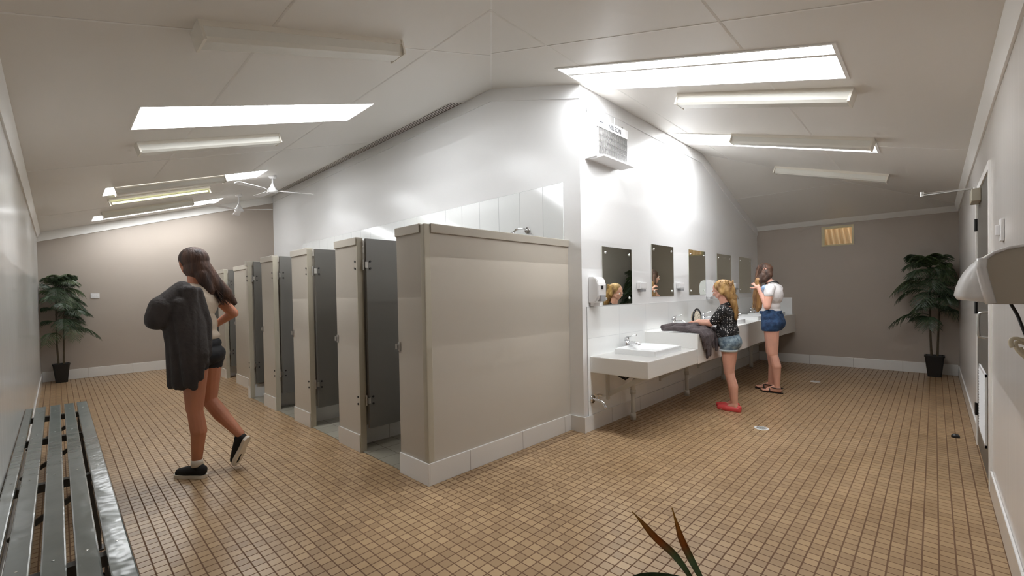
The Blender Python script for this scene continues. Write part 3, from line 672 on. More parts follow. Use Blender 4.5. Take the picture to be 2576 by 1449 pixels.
outer = [(.128, 0), (.145, .09), (.140, .128), (.120, .150), (.130, .157), (.157, .141), (.176, .120), (.190, .098), (.200, .075), (.208, .048), (.212, .024), (.205, .010)]
for i in range(9):
    a = i/8*PI; x = 2.131 - .112*math.cos(a); k1 = .2 + .8*math.sin(a)**.5
    secs.append([bm.verts.new((x, YR + .128 + (p-.128)*k1, 1.27+.002+q*(.9+.1*k1))) for p, q in outer])
for a, c_ in zip(secs, secs[1:]):
    for i in range(len(outer)): bm.faces.new((a[i], a[(i+1) % len(outer)], c_[(i+1) % len(outer)], c_[i]))
bm.faces.new(secs[0][::-1]); bm.faces.new(secs[-1]); obj('dome_front', bm, M['plastic'], hd, True)
bm = NB(); tube(bm, bez([(2.10, YR+.09, 1.27), (2.08, YR+.078, 1.235), (2.06, YR+.07, 1.20), (2.05, YR+.06, 1.16)], 8), .004, 8); obj('cord', bm, M['dark'], hd, True)
bm = NB(); pts = []
for i in range(50):
    a = i/24*2*PI; r_ = .045 - .0005*i
    pts.append((2.0+.004*math.sin(a)+i*.0006, YR+.060 + r_*.75*math.cos(a) + r_*.4*math.sin(a), 1.128 + r_*.9*math.sin(a)+.3*r_*math.cos(a)))
tube(bm, pts, .0055, 8); obj('hose_loop', bm, M['cable'], hd, True)

# floor drains and door stop
for x, y, l in [(4.72, 1.17, 'round floor drain nearer the camera, before the coral shoes'), (7.57, 1.20, 'round floor drain farther off, beyond the sandals')]:
    dr = thing('floor_drain', l, 'drain', (x, y, 0), 'round floor drains')
    obj('ring', lathe(NB(), [(.062, 0), (.062, .003), (.045, .004), (.045, .001)], (x, y, 0)), M['ceramic'], dr)
    bm = NB()
    for i in range(-3, 4): w_ = math.sqrt(.046**2 - (i*.012)**2); box(bm, x-w_, y+i*.012-.003, .001, x+w_, y+i*.012+.003, .004)
    obj('grate', bm, M['steel'], dr)
bm = lathe(NB(), [(.028, 0), (.028, .012), (.022, .026), (.014, .030)], (5.52, -.128, 0)); tag(obj('door_stop', bm, M['dark'], None, True), 'small black rubber door stop on the tiles', 'door stop')

# ------------------------------------------------------------------ potted palms
def frond(base, az, L, rise, droop, bm, rnd, nl=19, ll=.13, flop=.62, clamp=None):
    dv = Vector((math.cos(az), math.sin(az), 0)); sd = Vector((-dv.y, dv.x, 0)); base = Vector(base)
    P = [base + dv*L*t_*(1-.12*t_) + Vector((0, 0, rise*t_ - droop*t_*t_)) for t_ in [i/16 for i in range(17)]]
    tube(bm, P, [.005*(1-i/20) for i in range(17)], 5)
    for i in range(nl):
        t_ = .16 + .84*i/(nl-1); f = t_*16; j = min(15, int(f)); c = P[j].lerp(P[j+1], f-j); tg = (P[j+1]-P[j]).normalized()
        l_ = ll*(.55 + .75*math.sin(PI*min(1, t_*.95+.1))) * rnd.uniform(.85, 1.1)
        for sg in (-1, 1):
            dr = (sd*sg*.85 + tg*.65 + Vector((0, 0, rnd.uniform(-.05, .2)))).normalized()
            w_ = tg*.0062; A = c; pts = []
            for q_ in (0, .35, .7, 1):
                pts.append(c + dr*l_*q_ + Vector((0, 0, -flop*l_*q_*q_)))
            ws = [.5, 1.0, .8, .05]; up = Vector((0, 0, .003))
            row = [(bm.verts.new(p - w_*k_ - up), bm.verts.new(p + up*1.2), bm.verts.new(p + w_*k_ - up)) for p, k_ in zip(pts, ws)]
            for a, b in zip(row, row[1:]):
                bm.faces.new((a[0], a[1], b[1], b[0])); bm.faces.new((a[1], a[2], b[2], b[1]))
def palm(label, x, y, seed, open_az, spec):
    rnd = random.Random(seed); p = thing('potted_palm', label, 'potted plant', (x, y, 0))
    bm = NB(); s0, s1_, hh = .072, .108, .31; lv = [(s0, 0), (s1_-.006, hh-.02), (s1_, hh-.02), (s1_, hh), (s1_-.014, hh), (s1_-.02, hh-.035)]; rg = []
    for r_, z in lv: rg.append([bm.verts.new((x+a*r_, y+b*r_, z)) for a, b in ((-.8, -1), (.8, -1), (1, -.8), (1, .8), (.8, 1), (-.8, 1), (-1, .8), (-1, -.8))])
    for a, b in zip(rg, rg[1:]):
        for j in range(8): bm.faces.new((a[j], a[(j+1) % 8], b[(j+1) % 8], b[j]))
    bm.faces.new(rg[0][::-1]); bm.faces.new(rg[-1]); obj('pot', bm, M['pot'], p)
    ox, oy = (1, 0) if y > 5 else (0, -1)
    tops = [(x-.035*ox, y-.045*oy, 1.62), (x+.055*ox, y+.055*oy, 1.18)]
    for i, tp in enumerate(tops):
        bm = NB(); sg_ = -1 if i == 0 else 1; tube(bm, bez([(x+.03*sg_*ox, y+.03*sg_*oy, .27), (x+.042*sg_*ox, y+.042*sg_*oy, .7), tp], 8), [.014-.0003*q_ for q_ in range(17)], 10); obj('trunk', bm, M['stem'], p, True)
    for (z, az, L, rise, dr) in spec:
        i = 0 if z > 1.15 or rnd.random() < .4 else 1; bm = NB()
        cx_ = tops[i][0]; cy_ = tops[i][1]
        frond((cx_, cy_, z), az, L, rise, dr, bm, rnd, ll=.135)
        for v in bm.verts:
            v.co.x = min(max(v.co.x, XL+.015), XB-.03); v.co.y = min(max(v.co.y, YR+.015), YB-.03)
        obj('frond', bm, M['leaf'] if rnd.random() < .7 else M['leaf2'], p)
def specs(seed, lo, hi, n=22):
    rnd = random.Random(seed); out = []
    for k_ in range(n):
        z = .78 + .86*(k_/(n-1))**.85; az = math.radians(lo + (hi-lo)*((k_*.618) % 1)); L = rnd.uniform(.34, .50)*(1 if z < 1.5 else .8)
        out.append((z, az, L, rnd.uniform(.18, .34), rnd.uniform(.26, .44)))
    for k_ in range(8): out.append((1.56+.008*k_, math.radians(lo + (hi-lo)*((k_*.618) % 1)), .26, .34, .16))
    return out
palm('potted palm in the corner beyond the bench, beside the power outlet', .03, 10.31, 3, 0, [s_ for s_ in specs(5, -110, 70) ] + [(1.45, math.radians(190), .2, .2, .12), (1.2, math.radians(200), .2, .16, .12), (1.5, math.radians(150), .2, .24, .1), (1.0, math.radians(185), .2, .12, .1)])
palm('potted palm in the corner beneath the hair dryer, beyond the door', 9.06, .0, 9, 0, [s_ for s_ in specs(8, 60, 250)] + [(1.45, math.radians(-70), .22, .22, .12), (1.2, math.radians(-60), .22, .16, .12), (1.55, math.radians(-90), .22, .2, .1), (1.0, math.radians(-80), .22, .12, .1), (1.3, math.radians(-100), .24, .2, .12)])

# plant right under the camera: only its leaf tips rise into view
np_ = thing('broadleaf_plant', 'plant under the camera, brown-tipped blades rising at the bottom edge', 'potted plant', (.86, .22, 0))
obj('pot', lathe(NB(), [(.10, 0), (.14, .26), (.155, .26), (.155, .30), (.13, .30), (.125, .26), (.12, .25)], (.86, .22, 0)), M['pot'], np_, True)
def blade(name, ctrl, wid, m, fold=.25, col=True):
    P = bez(ctrl, 10); n = len(P); bm = NB(); lay = bm.verts.layers.float.new('along'); prev = None
    for i, p_ in enumerate(P):
        t_ = i/(n-1); tg = (P[min(i+1, n-1)] - P[max(i-1, 0)]).normalized(); view = Vector((.78, .62, -.3)); sd = tg.cross(view).normalized(); up = sd.cross(tg).normalized()
        w_ = wid(t_); a = bm.verts.new(p_ - sd*w_ - up*w_*fold); b = bm.verts.new(p_ + up*.0004); c = bm.verts.new(p_ + sd*w_ - up*w_*fold)
        for v in (a, b, c): v[lay] = t_
        if prev: bm.faces.new((prev[0], prev[1], b, a)); bm.faces.new((prev[1], prev[2], c, b))
        prev = (a, b, c)
    bmesh.ops.solidify(bm, geom=bm.faces[:], thickness=.0006)
    return obj(name, bm, m, np_, True)
wl = lambda t_: .0010 + .0052*math.sin(PI*min(1, max(0, (t_-.2)/.75)))**1.1 if t_ < .95 else .0012
blade('leaf', [(.86, .24, .40), (.845, .30, .70), (.829, .320, .78), (.762, .325, .86), (.728, .346, .90), (.735, .375, .915), (.747, .399, .92)], wl, M['tipleaf'])
blade('leaf', [(.87, .23, .40), (.85, .28, .70), (.832, .300, .78), (.769, .300, .86), (.749, .308, .90), (.748, .316, .925), (.752, .326, .95)], wl, M['tipleaf'])
wb = lambda t_: .036*math.sin(PI*min(1, .08+t_*.92))**.7
blade('broad_leaf', [(.85, .22, .58), (.80, .27, .745), (.765, .305, .785), (.735, .335, .797), (.715, .365, .797), (.705, .385, .790), (.70, .40, .775)], wb, M['near_leaf'], fold=-.12)
blade('broad_leaf', [(.87, .20, .56), (.86, .24, .70), (.84, .28, .755), (.81, .30, .775), (.79, .32, .775)], lambda t_: wb(t_)*.7, M['near_leaf'], fold=-.1)
bm = NB(); tube(bm, bez([(.86, .22, .26), (.862, .225, .45), (.865, .215, .62)], 6), .008, 8); obj('stalk', bm, M['stem'], np_, True)

# ------------------------------------------------------------------ towel, bag, cloth on the counter
tw = thing('grey_towel', 'dark grey towel heaped on the counter and hanging over its front edge', 'towel', (5.0, 1.9, .87))
def tp(x, y, z): return (x, y, z)
I4 = Matrix()
pr = []
def chain(P, r):
    for i in range(len(P)-1): pr.append(('c', P[i], r[i], P[i+1], r[i+1]))
chain([(4.83, 2.17, .895), (4.80, 2.02, .915), (4.83, 1.90, .905), (4.98, 1.83, .905), (5.15, 1.80, .905)], [.02, .032, .034, .030, .028])
chain([(4.83, 2.17, .92), (5.0, 2.12, .93), (5.2, 2.0, .925), (5.25, 1.85, .915)], [.028, .032, .03, .03])
chain([(4.9, 2.05, .925), (5.05, 1.98, .935), (5.2, 1.88, .93)], [.03, .032, .03])
chain([(4.92, 1.95, .90), (5.1, 1.93, .91), (5.3, 1.95, .90)], [.034, .034, .03])
chain([(5.0, 2.1, .89), (5.2, 2.1, .90), (5.35, 2.0, .895)], [.03, .03, .028])
hang = [(4.80, .80), (4.85, .70), (4.90, .63), (4.95, .60), (5.0, .62), (5.05, .70), (5.12, .72), (5.18, .66), (5.24, .70)]
for i, (x, zb) in enumerate(hang):
    o_ = .012*math.sin(i*2.3)
    chain([(x+.02, 1.84, .895), (x+.005, 1.765, .890), (x, 1.728+o_, .84), (x+.01*math.sin(i), 1.722+o_, (zb+.84)/2), (x+.02*math.sin(i*1.7), 1.722+o_*1.4, zb)], [.022, .024, .024, .022, .014])
blob('cloth', pr, M['towel'], tw, I4, vox=.008, it=2, fac=.4)
pr = []; chain([(5.50, 2.12, .893), (5.65, 2.15, .90), (5.8, 2.12, .895)], [.03, .036, .03]); chain([(5.60, 2.03, .89), (5.75, 2.04, .892)], [.026, .026])
tag(blob('folded_cloth', pr, mat('blue_grey_cloth', rgb(132, 134, 142), .9, bump=.6, bscale=60), None, I4, vox=.008, it=3), 'blue-grey cloth bundle on the counter in front of the patterned bag', 'cloth')
bg = thing('toiletry_bag', 'round cream patterned toiletry bag standing behind the washing hands', 'bag', (5.93, 2.2, .868))
blob('bag_body', [('e', (5.93, 2.22, .965), (.12, .045, .105)), ('c', (5.87, 2.22, .90), .03, (5.99, 2.22, .90), .03)], M['bag'], bg, I4, vox=.008, it=4)
bm = NB(); pts = [(5.93+.128*math.cos(a), 2.205, .968+.112*math.sin(a)) for a in [PI*(-.12+1.24*i/24) for i in range(25)]]; tube(bm, pts, .012, 8); obj('dark_binding', bm, M['dark'], bg, True)

# ------------------------------------------------------------------ PEOPLE
def frameT(x, y, fx, fy):
    f = Vector((fx, fy, 0)).normalized(); s = Vector((f.y, -f.x, 0))      # f forward, s to the person's right
    return Matrix(((f.x, s.x, 0, x), (f.y, s.y, 0, y), (0, 0, 1, 0), (0, 0, 0, 1)))
def hand(wr, d, n, side, sc_=1.0, curl=.35, spread=.12):
    """palm and five separate fingers. wr wrist, d pointing direction, n back-of-hand normal, side +1/-1 thumb side"""
    wr, d, n = Vector(wr), Vector(d).normalized(), Vector(n); n = (n - d*n.dot(d)).normalized(); a = d.cross(n).normalized()*side
    out = []; P = lambda u, v, w: wr + d*u*sc_ + a*v*sc_ + n*w*sc_
    for v in (-.026, -.009, .009, .026): out.append(('c', P(.01, v*.6, 0), .0135*sc_, P(.078, v, 0), .0105*sc_))
    for v, L, k_ in ((-.031, .058, -1.4), (-.0105, .072, -.4), (.0105, .078, .4), (.031, .068, 1.3)):
        p = P(.08, v, 0); ang = 0
        for seg, (fr, r0, r1) in enumerate(((.45, .0088, .0082), (.30, .0082, .0075), (.25, .0075, .0062))):
            ang += curl*(1.0 if seg else .8); dd = (d*math.cos(ang) - n*math.sin(ang) + a*spread*k_).normalized()
            q_ = p + dd*L*fr*sc_; out.append(('c', p, r0*sc_, q_, r1*sc_)); p = q_
    p = P(.022, .026, -.004)
    for L, r0, r1, tw_ in ((.034, .0125, .0105, .9), (.03, .0105, .009, .6), (.024, .009, .0075, .4)):
        dd = (d*.75 + a*tw_ - n*.35).normalized(); q_ = p + dd*L*sc_; out.append(('c', p, r0*sc_, q_, r1*sc_)); p = q_
    return out
def foot(hl, toe, anc, sc_=1.0, w=.034):
    """bare foot from heel to toe on the floor"""
    hl, toe, anc = Vector(hl), Vector(toe), Vector(anc); d = (toe-hl); d.z = 0; L = d.length; d.normalize(); s = Vector((d.y, -d.x, 0)); out = []
    out += [('c', hl + d*.03 + Vector((0, 0, .030)), .028*sc_, anc, .032*sc_), ('c', hl + d*.03 + Vector((0, 0, .028)), .028*sc_, hl + d*L*.68 + Vector((0, 0, .022)), .021*sc_),
            ('c', anc, .031*sc_, hl + d*L*.66 + Vector((0, 0, .026)), .022*sc_), ('c', hl + d*L*.62 - s*.018 + Vector((0, 0, .019)), .019*sc_, hl + d*L*.72 - s*w*.6 + Vector((0, 0, .016)), .016*sc_), ('c', hl + d*L*.62 + s*.018 + Vector((0, 0, .019)), .019*sc_, hl + d*L*.72 + s*w*.6 + Vector((0, 0, .016)), .016*sc_)]
    for i in range(5):
        o_ = (i-2)/2*w; l_ = L*(.97 - .03*i) if i else L
        out.append(('c', hl + d*L*.72 + s*o_*.8 + Vector((0, 0, .016)), .0115*sc_, hl + d*l_ + s*o_*.9 + Vector((0, 0, .012)), (.012 if i == 0 else .0085)*sc_))
    return out
def eye(T, par, c, nrm_f=1):
    pass
def head_prims(c, r=1.0, look=(1, 0, 0)):
    """skull, jaw, brow, nose, lips, chin, ears looking along 'look' in the figure frame"""
    lk = Vector(look).normalized(); s = Vector((lk.y, -lk.x, 0)).normalized(); u = s.cross(lk).normalized()
    if u.z < 0: u = -u
    s = lk.cross(u)
    M3 = Matrix((lk, s, u)).transposed().to_euler(); c = Vector(c); P = lambda a, b, d_: c + (lk*a + s*b + u*d_)*r
    out = [('e', P(-.012, 0, .028), (.094*r, .074*r, .088*r), M3), ('e', P(.030, 0, -.030), (.060*r, .056*r, .076*r), M3), ('c', P(.052, 0, -.088), .020*r, P(.040, 0, -.070), .030*r),
           ('c', P(.040, -.036, -.060), .022*r, P(-.01, -.055, -.040), .022*r), ('c', P(.040, .036, -.060), .022*r, P(-.01, .055, -.040), .022*r),
           ('c', P(.078, -.028, .016), .012*r, P(.080, .028, .016), .012*r), ('c', P(.084, 0, .006), .008*r, P(.104, 0, -.024), .0095*r), ('c', P(.094, -.008, -.028), .0075*r, P(.094, .008, -.028), .0075*r),
           ('c', P(.080, -.014, -.050), .0085*r, P(.080, .014, -.050), .0085*r), ('c', P(.077, -.012, -.062), .009*r, P(.077, .012, -.062), .009*r),
           ('e', P(.056, -.036, -.020), (.024*r, .020*r, .022*r)), ('e', P(.056, .036, -.020), (.024*r, .020*r, .022*r))]
    for sg in (-1, 1): out += [('e', P(-.008, sg*.076, -.008), (.018*r, .009*r, .029*r), M3)]
    return out, P
def eyes(P, T, par, rot=None, r=1.0):
    for sg in (-1, 1):
        bm = NB(); bmesh.ops.create_icosphere(bm, subdivisions=2, radius=.0115*r, matrix=Matrix.Translation(T @ P(.0695, sg*.030, .000))); o = obj('eye', bm, M['ceramic'], par, True)
        bm = NB(); bmesh.ops.create_icosphere(bm, subdivisions=2, radius=.0062*r, matrix=Matrix.Translation(T @ P(.0762, sg*.030, -.003))); obj('iris', bm, M['dark'], o, True)
        bm = NB(); tube(bm, [T @ P(.082, sg*.016, .022), T @ P(.086, sg*.028, .026), T @ P(.078, sg*.044, .021)], [.0025, .003, .0015], 6); obj('eyebrow', bm, M['hair_brown'], par, True)
def strands(bm, T, roots, tips, n, rnd, r=.0045, sway=.012, seg=6):
    for i in range(n):
        k_ = rnd.random(); a = Vector(roots(rnd.random())); b = Vector(tips(rnd.random())); P = []
        ph = rnd.uniform(0, 6); ph2 = rnd.uniform(0, 6)
        mid = a.lerp(b, .5) + Vector((rnd.uniform(-1, 1), rnd.uniform(-1, 1), 0))*sway
        for j in range(seg+1):
            t_ = j/seg; p = a*(1-t_)**2 + mid*2*t_*(1-t_) + b*t_*t_
            p += Vector((math.sin(ph+t_*7), math.cos(ph2+t_*6), 0))*sway*t_
            P.append(T @ p)
        tube(bm, P, [r*(1-.6*j/seg) for j in range(seg+1)], 5)

# --- girl in the dotted top, washing her hands
T = frameT(5.255, 1.585, .02, 1)
g = thing('person', 'blonde girl in a white-dotted black top washing hands, wearing coral flat shoes', 'person', (5.255, 1.585, 0))
hp, HP = head_prims((.105, 0, 1.325), .92, (1, 0, -.38))
body = hp + [('c', (.055, 0, 1.13), .050, (.085, 0, 1.26), .047), ('e', (.045, 0, 1.04), (.085, .120, .13)), ('e', (.04, 0, .90), (.078, .105, .12)), ('e', (.02, 0, .75), (.10, .125, .11)),
    ('c', (.05, -.10, 1.115), .044, (.05, .10, 1.115), .044)]
for s_, hx_, kx, ax_, cx_ in ((-1, .012, .010, -.045, -.032), (1, .028, .045, .010, .02)):
    body += [('c', (hx_, .065*s_, .74), .082, (kx, .062*s_, .42), .050), ('c', (kx, .062*s_, .42), .047, (cx_, .060*s_, .27), .048), ('c', (cx_, .060*s_, .28), .047, (ax_, .058*s_, .08), .028), ('e', (kx+.018, .062*s_, .425), (.035, .038, .045))]
    body += foot((ax_-.055, .060*s_, 0), (ax_+.165, .064*s_, 0), (ax_, .059*s_, .075), .9, .026)
# arms reach to the tap
for s_, e_, w_, hd_ in ((-1, (.165, -.165, .955), (.355, -.075, .955), (.42, -.03, .945)), (1, (.19, .14, .955), (.38, .03, .965), (.45, -.0, .955))):
    body += [('c', (.055, .13*s_, 1.105), .042, e_, .032), ('c', e_, .031, w_, .021)]
    dv = Vector(hd_)-Vector(w_); body += hand(w_, dv, (0, .15*s_, 1), -1 if s_ > 0 else 1, .86, .3)
blob('body', body, M['skin'], g, T, vox=.0045, it=3)
eyes(HP, T, g, r=.92)
pr = [('c', (.045, -.045, 1.06), .092, (.045, .045, 1.06), .092), ('c', (.048, -.04, .98), .094, (.048, .04, .98), .094), ('c', (.045, -.04, .90), .098, (.045, .04, .90), .098), ('c', (.04, -.045, .855), .104, (.04, .045, .855), .104), ('c', (.05, -.11, 1.115), .050, (.05, .11, 1.115), .050), ('c', (.05, 0, 1.12), .06, (.058, 0, 1.155), .055)]
for s_, e_ in ((-1, (.125, -.158, .985)), (1, (.15, .138, .985))): pr += [('c', (.05, .125*s_, 1.10), .056, e_, .049)]
blob('dotted_top', pr, M['dots'], g, T, vox=.006, it=9)
pr = [('c', (.028, -.045, .79), .098, (.028, .045, .79), .098), ('c', (.012, -.045, .745), .104, (.012, .045, .745), .104)]
for s_, hx_ in ((-1, .006), (1, .024)): pr += [('c', (hx_, .062*s_, .73), .092, (hx_+.006, .064*s_, .715), .086), ('c', (hx_+.006, .065*s_, .715), .086, (hx_+.006, .066*s_, .70), .083)]
sh_ = blob('denim_shorts', pr, M['denim_light'], g, T, vox=.006, it=6)
for v in sh_.data.vertices: v.co.z = max(v.co.z, .662)
for s_, hx_ in ((-1, .012), (1, .030)):
    bm = NB(); n = 24; rr = [[bm.verts.new(T @ Vector((hx_+r_*math.cos(2*PI*j/n), .067*s_+r_*.96*math.sin(2*PI*j/n), z))) for j in range(n)] for r_, z in ((.084, .652), (.089, .652), (.089, .675), (.084, .675))]
    for a, b in zip(rr, rr[1:]+rr[:1]):
        for j in range(n): bm.faces.new((a[j], a[(j+1) % n], b[(j+1) % n], b[j]))
    obj('shorts_cuff', bm, mat('pale_denim', rgb(196, 206, 210), .8), sh_, True)
for s_, ax_ in ((-1, -.045), (1, .010)):
    hl = Vector((ax_-.062, .060*s_, 0)); pr = [('c', hl+Vector((.035, 0, .022)), .038, hl+Vector((.15, 0, .020)), .040), ('c', hl+Vector((.15, 0, .020)), .040, hl+Vector((.215, .004, .018)), .033), ('c', hl+Vector((.02, 0, .045)), .026, hl+Vector((.03, 0, .02)), .034)]
    o = blob('flat_shoe', pr, M['coral'], g, T, vox=.005, it=2)
    for v in o.data.vertices: v.co.z = max(v.co.z, 0.0005)
# hair: cap, braid line, long curls down the back
pr = [('e', (.082, 0, 1.362), (.100, .081, .084)), ('c', (.12, -.062, 1.36), .022, (.07, -.070, 1.30), .028), ('c', (.12, .062, 1.36), .022, (.07, .070, 1.30), .028), ('e', (.035, 0, 1.325), (.075, .080, .085)), ('c', (.01, 0, 1.32), .05, (-.015, -.01, 1.22), .04), ('c', (.02, -.05, 1.31), .035, (.0, -.04, 1.25), .035), ('c', (.02, .05, 1.31), .035, (.0, .03, 1.25), .035)]
P_ = [(-.005, -.01, 1.25), (-.03, -.02, 1.19), (-.045, -.02, 1.13), (-.05, -.02, 1.07), (-.05, -.015, 1.01)]
for i in range(4): pr.append(('c', P_[i], .042-.005*i, P_[i+1], .038-.006*i))
hr = blob('hair', pr, M['hair_blonde'], g, T, vox=.006, it=2)
rnd = random.Random(4); bm = NB()
def rt(q_):
    a = q_*2*PI; return (.055+.075*math.cos(a), .07*math.sin(a), 1.39+rnd.uniform(-.03, .045))
strands(bm, T, rt, lambda q_: (-.03+rnd.uniform(-.02, .02), rnd.uniform(-.035, .02), 1.22), 90, rnd, .0045, .022)
strands(bm, T, lambda q_: (-.01+rnd.uniform(-.025, .02), rnd.uniform(-.045, .02), 1.27), lambda q_: (-.050+rnd.uniform(-.018, .012), rnd.uniform(-.035, .01), rnd.uniform(.98, 1.10)), 60, rnd, .0042, .018, 12)
obj('curls', bm, M['hair_blonde'], hr, True)

# --- teenager holding her long hair
T = frameT(6.53, 1.47, .06, 1)
g = thing('person', 'teenager in white T-shirt and blue denim shorts holding long brown-to-blonde hair', 'person', (6.53, 1.47, 0))
hp, HP = head_prims((.115, .02, 1.545), 1.0, (.72, .69, -.12))
body = hp + [('c', (.02, 0, 1.37), .052, (.075, .005, 1.47), .047), ('e', (.01, 0, 1.25), (.10, .145, .15)), ('e', (.03, 0, 1.07), (.085, .115, .12)), ('e', (.005, 0, .93), (.108, .140, .12)), ('c', (-.005, -.13, 1.335), .048, (-.005, .13, 1.335), .048)]
for s_, hx_, kx, ax_, cx_ in ((-1, .005, -.012, -.055, -.05), (1, .045, .055, .060, .03)):
    body += [('c', (hx_, .078*s_, .90), .096, (kx, .080*s_, .50), .059), ('c', (kx, .080*s_, .50), .054, (cx_, .080*s_, .34), .056), ('c', (cx_, .080*s_, .35), .054, (ax_, .078*s_, .09), .033), ('e', (kx+.022, .080*s_, .505), (.038, .045, .05))]
    body += foot((ax_-.055, .080*s_, .008), (ax_+.185, .085*s_, .008), (ax_, .079*s_, .085), 1.0, .032)
el = (.005, -.215, 1.105); wr = (.125, -.135, 1.345)
body += [('c', (-.01, -.165, 1.325), .050, el, .040), ('c', el, .039, wr, .025)]
body += hand(wr, (.45, .25, .55), (-.3, -1, .2), 1, .95, .55)
el2 = (.19, .16, 1.14); wr2 = (.20, -.01, 1.26)
body += [('c', (.0, .165, 1.325), .050, el2, .038), ('c', el2, .037, wr2, .024)]
body += hand(wr2, (-.05, -.9, .35), (1, 0, .1), 1, .95, .6)
blob('body', body, M['skin'], g, T, vox=.0045, it=3)
eyes(HP, T, g)
pr = [('e', (.005, 0, 1.25), (.115, .160, .15)), ('e', (.03, 0, 1.10), (.108, .135, .12)), ('c', (-.005, -.14, 1.335), .056, (-.005, .14, 1.335), .056), ('c', (0, 0, 1.34), .07, (.01, 0, 1.375), .062), ('e', (.035, 0, 1.045), (.118, .142, .05))]
for s_, e_ in ((-1, (-.006, -.188, 1.265)), (1, (.05, .18, 1.275))): pr += [('c', (-.006, .16*s_, 1.325), .062, e_, .056)]
te = blob('tshirt', pr, M['tee'], g, T, vox=.006, it=6)
pr = [('e', (.035, -.150, 1.332), (.058, .058, .052)), ('e', (.055, -.125, 1.28), (.055, .055, .055)), ('e', (.07, -.08, 1.22), (.045, .06, .05))]
blob('shirt_print', pr, M['blue_print'], te, T, vox=.006, it=2)
pr = [('c', (.025, -.06, 1.00), .098, (.025, .06, 1.00), .098), ('c', (.01, -.06, .95), .115, (.01, .06, .95), .115), ('c', (.0, -.058, .89), .122, (.0, .058, .89), .122)]
for s_, hx_ in ((-1, .0), (1, .035)): pr += [('c', (hx_, .080*s_, .88), .112, (hx_+.01, .084*s_, .83), .104)]
jn = blob('denim_shorts', pr, M['denim'], g, T, vox=.006, it=5)
for v in jn.data.vertices: v.co.z = max(v.co.z, .79)
bm = NB(); n = 40; rr = [[bm.verts.new(T @ Vector((.03+(.108+o)*math.cos(2*PI*j/n), (.135+o)*math.sin(2*PI*j/n), z))) for j in range(n)] for o, z in ((0, 1.005), (.014, 1.005), (.012, 1.045), (0, 1.045))]
for a, b in zip(rr, rr[1:]+rr[:1]):
    for j in range(n): bm.faces.new((a[j], a[(j+1) % n], b[(j+1) % n], b[j]))
obj('waistband', bm, M['denim'], jn, True)
for s_, ax_ in ((-1, -.055), (1, .060)):
    hl = Vector((ax_-.062, .080*s_, 0)); bm = NB(); pts = [(-.005, 0), (.0, -.028), (.10, -.033), (.18, -.044), (.235, -.03), (.255, 0), (.235, .034), (.18, .044), (.10, .033), (.0, .028)]
    prism(bm, [(p[0], p[1]) for p in pts], 'z', 0, .009); bm.transform(T @ Matrix.Translation(hl)); sl = obj('sandal_sole', bm, M['sandal'], g)
    bm = NB()
    tube(bm, [T @ (hl+Vector(p)) for p in ((.205, 0, .012), (.17, .0, .050), (.12, -.02, .068), (.05, -.038, .062), (.0, -.02, .065), (.0, .02, .065), (.05, .038, .062), (.12, .02, .068), (.17, 0, .050))], .006, 8)
    tube(bm, [T @ (hl+Vector(p)) for p in ((.13, -.042, .012), (.14, -.02, .055), (.145, .0, .062), (.14, .02, .055), (.13, .042, .012))], .007, 8)
    obj('sandal_strap', bm, M['sandal'], sl, True)
pr = [('e', (.100, .015, 1.578), (.098, .086, .090)), ('e', (.090, -.005, 1.525), (.090, .082, .085)), ('c', (.045, -.02, 1.51), .052, (.085, -.06, 1.45), .042), ('c', (.10, -.05, 1.50), .052, (.135, -.085, 1.42), .040), ('c', (.15, -.03, 1.55), .042, (.160, -.06, 1.45), .036)]
hr = blob('hair', pr, M['hair_brown'], g, T, vox=.006, it=3)
pr = [('c', (.14, -.085, 1.44), .042, (.155, -.10, 1.36), .034), ('c', (.155, -.10, 1.36), .034, (.165, -.09, 1.24), .046), ('c', (.165, -.09, 1.24), .046, (.165, -.08, 1.14), .046), ('c', (.165, -.08, 1.14), .046, (.155, -.08, 1.05), .022), ('c', (.13, -.09, 1.30), .03, (.125, -.085, 1.10), .03)]
blob('hair_length', pr, M['hair_mix'], hr, T, vox=.006, it=2)
rnd = random.Random(14); bm = NB()
strands(bm, T, lambda q_: (.05+.10*q_, -.06+rnd.uniform(-.02, .05), 1.60+rnd.uniform(-.08, .05)), lambda q_: (.14+rnd.uniform(-.02, .02), -.10+rnd.uniform(-.02, .02), 1.42), 40, rnd, .004, .012)
obj('strands', bm, M['hair_brown'], hr, True)
bm = NB(); strands(bm, T, lambda q_: (.145+rnd.uniform(-.02, .02), -.105+rnd.uniform(-.02, .02), 1.40), lambda q_: (.155+rnd.uniform(-.05, .05), -.085+rnd.uniform(-.03, .03), rnd.uniform(1.02, 1.12)), 60, rnd, .005, .02, 8)
obj('strands', bm, M['hair_mix'], hr, True)
bm = NB(); tube(bm, [T @ Vector(p) for p in bez([(.085, -.055, 1.36), (.055, -.075, 1.395), (.0, -.070, 1.415), (-.045, -.02, 1.415), (-.055, .03, 1.40)], 6)], .0065, 8); obj('neck_strap', bm, M['dark'], g, True)

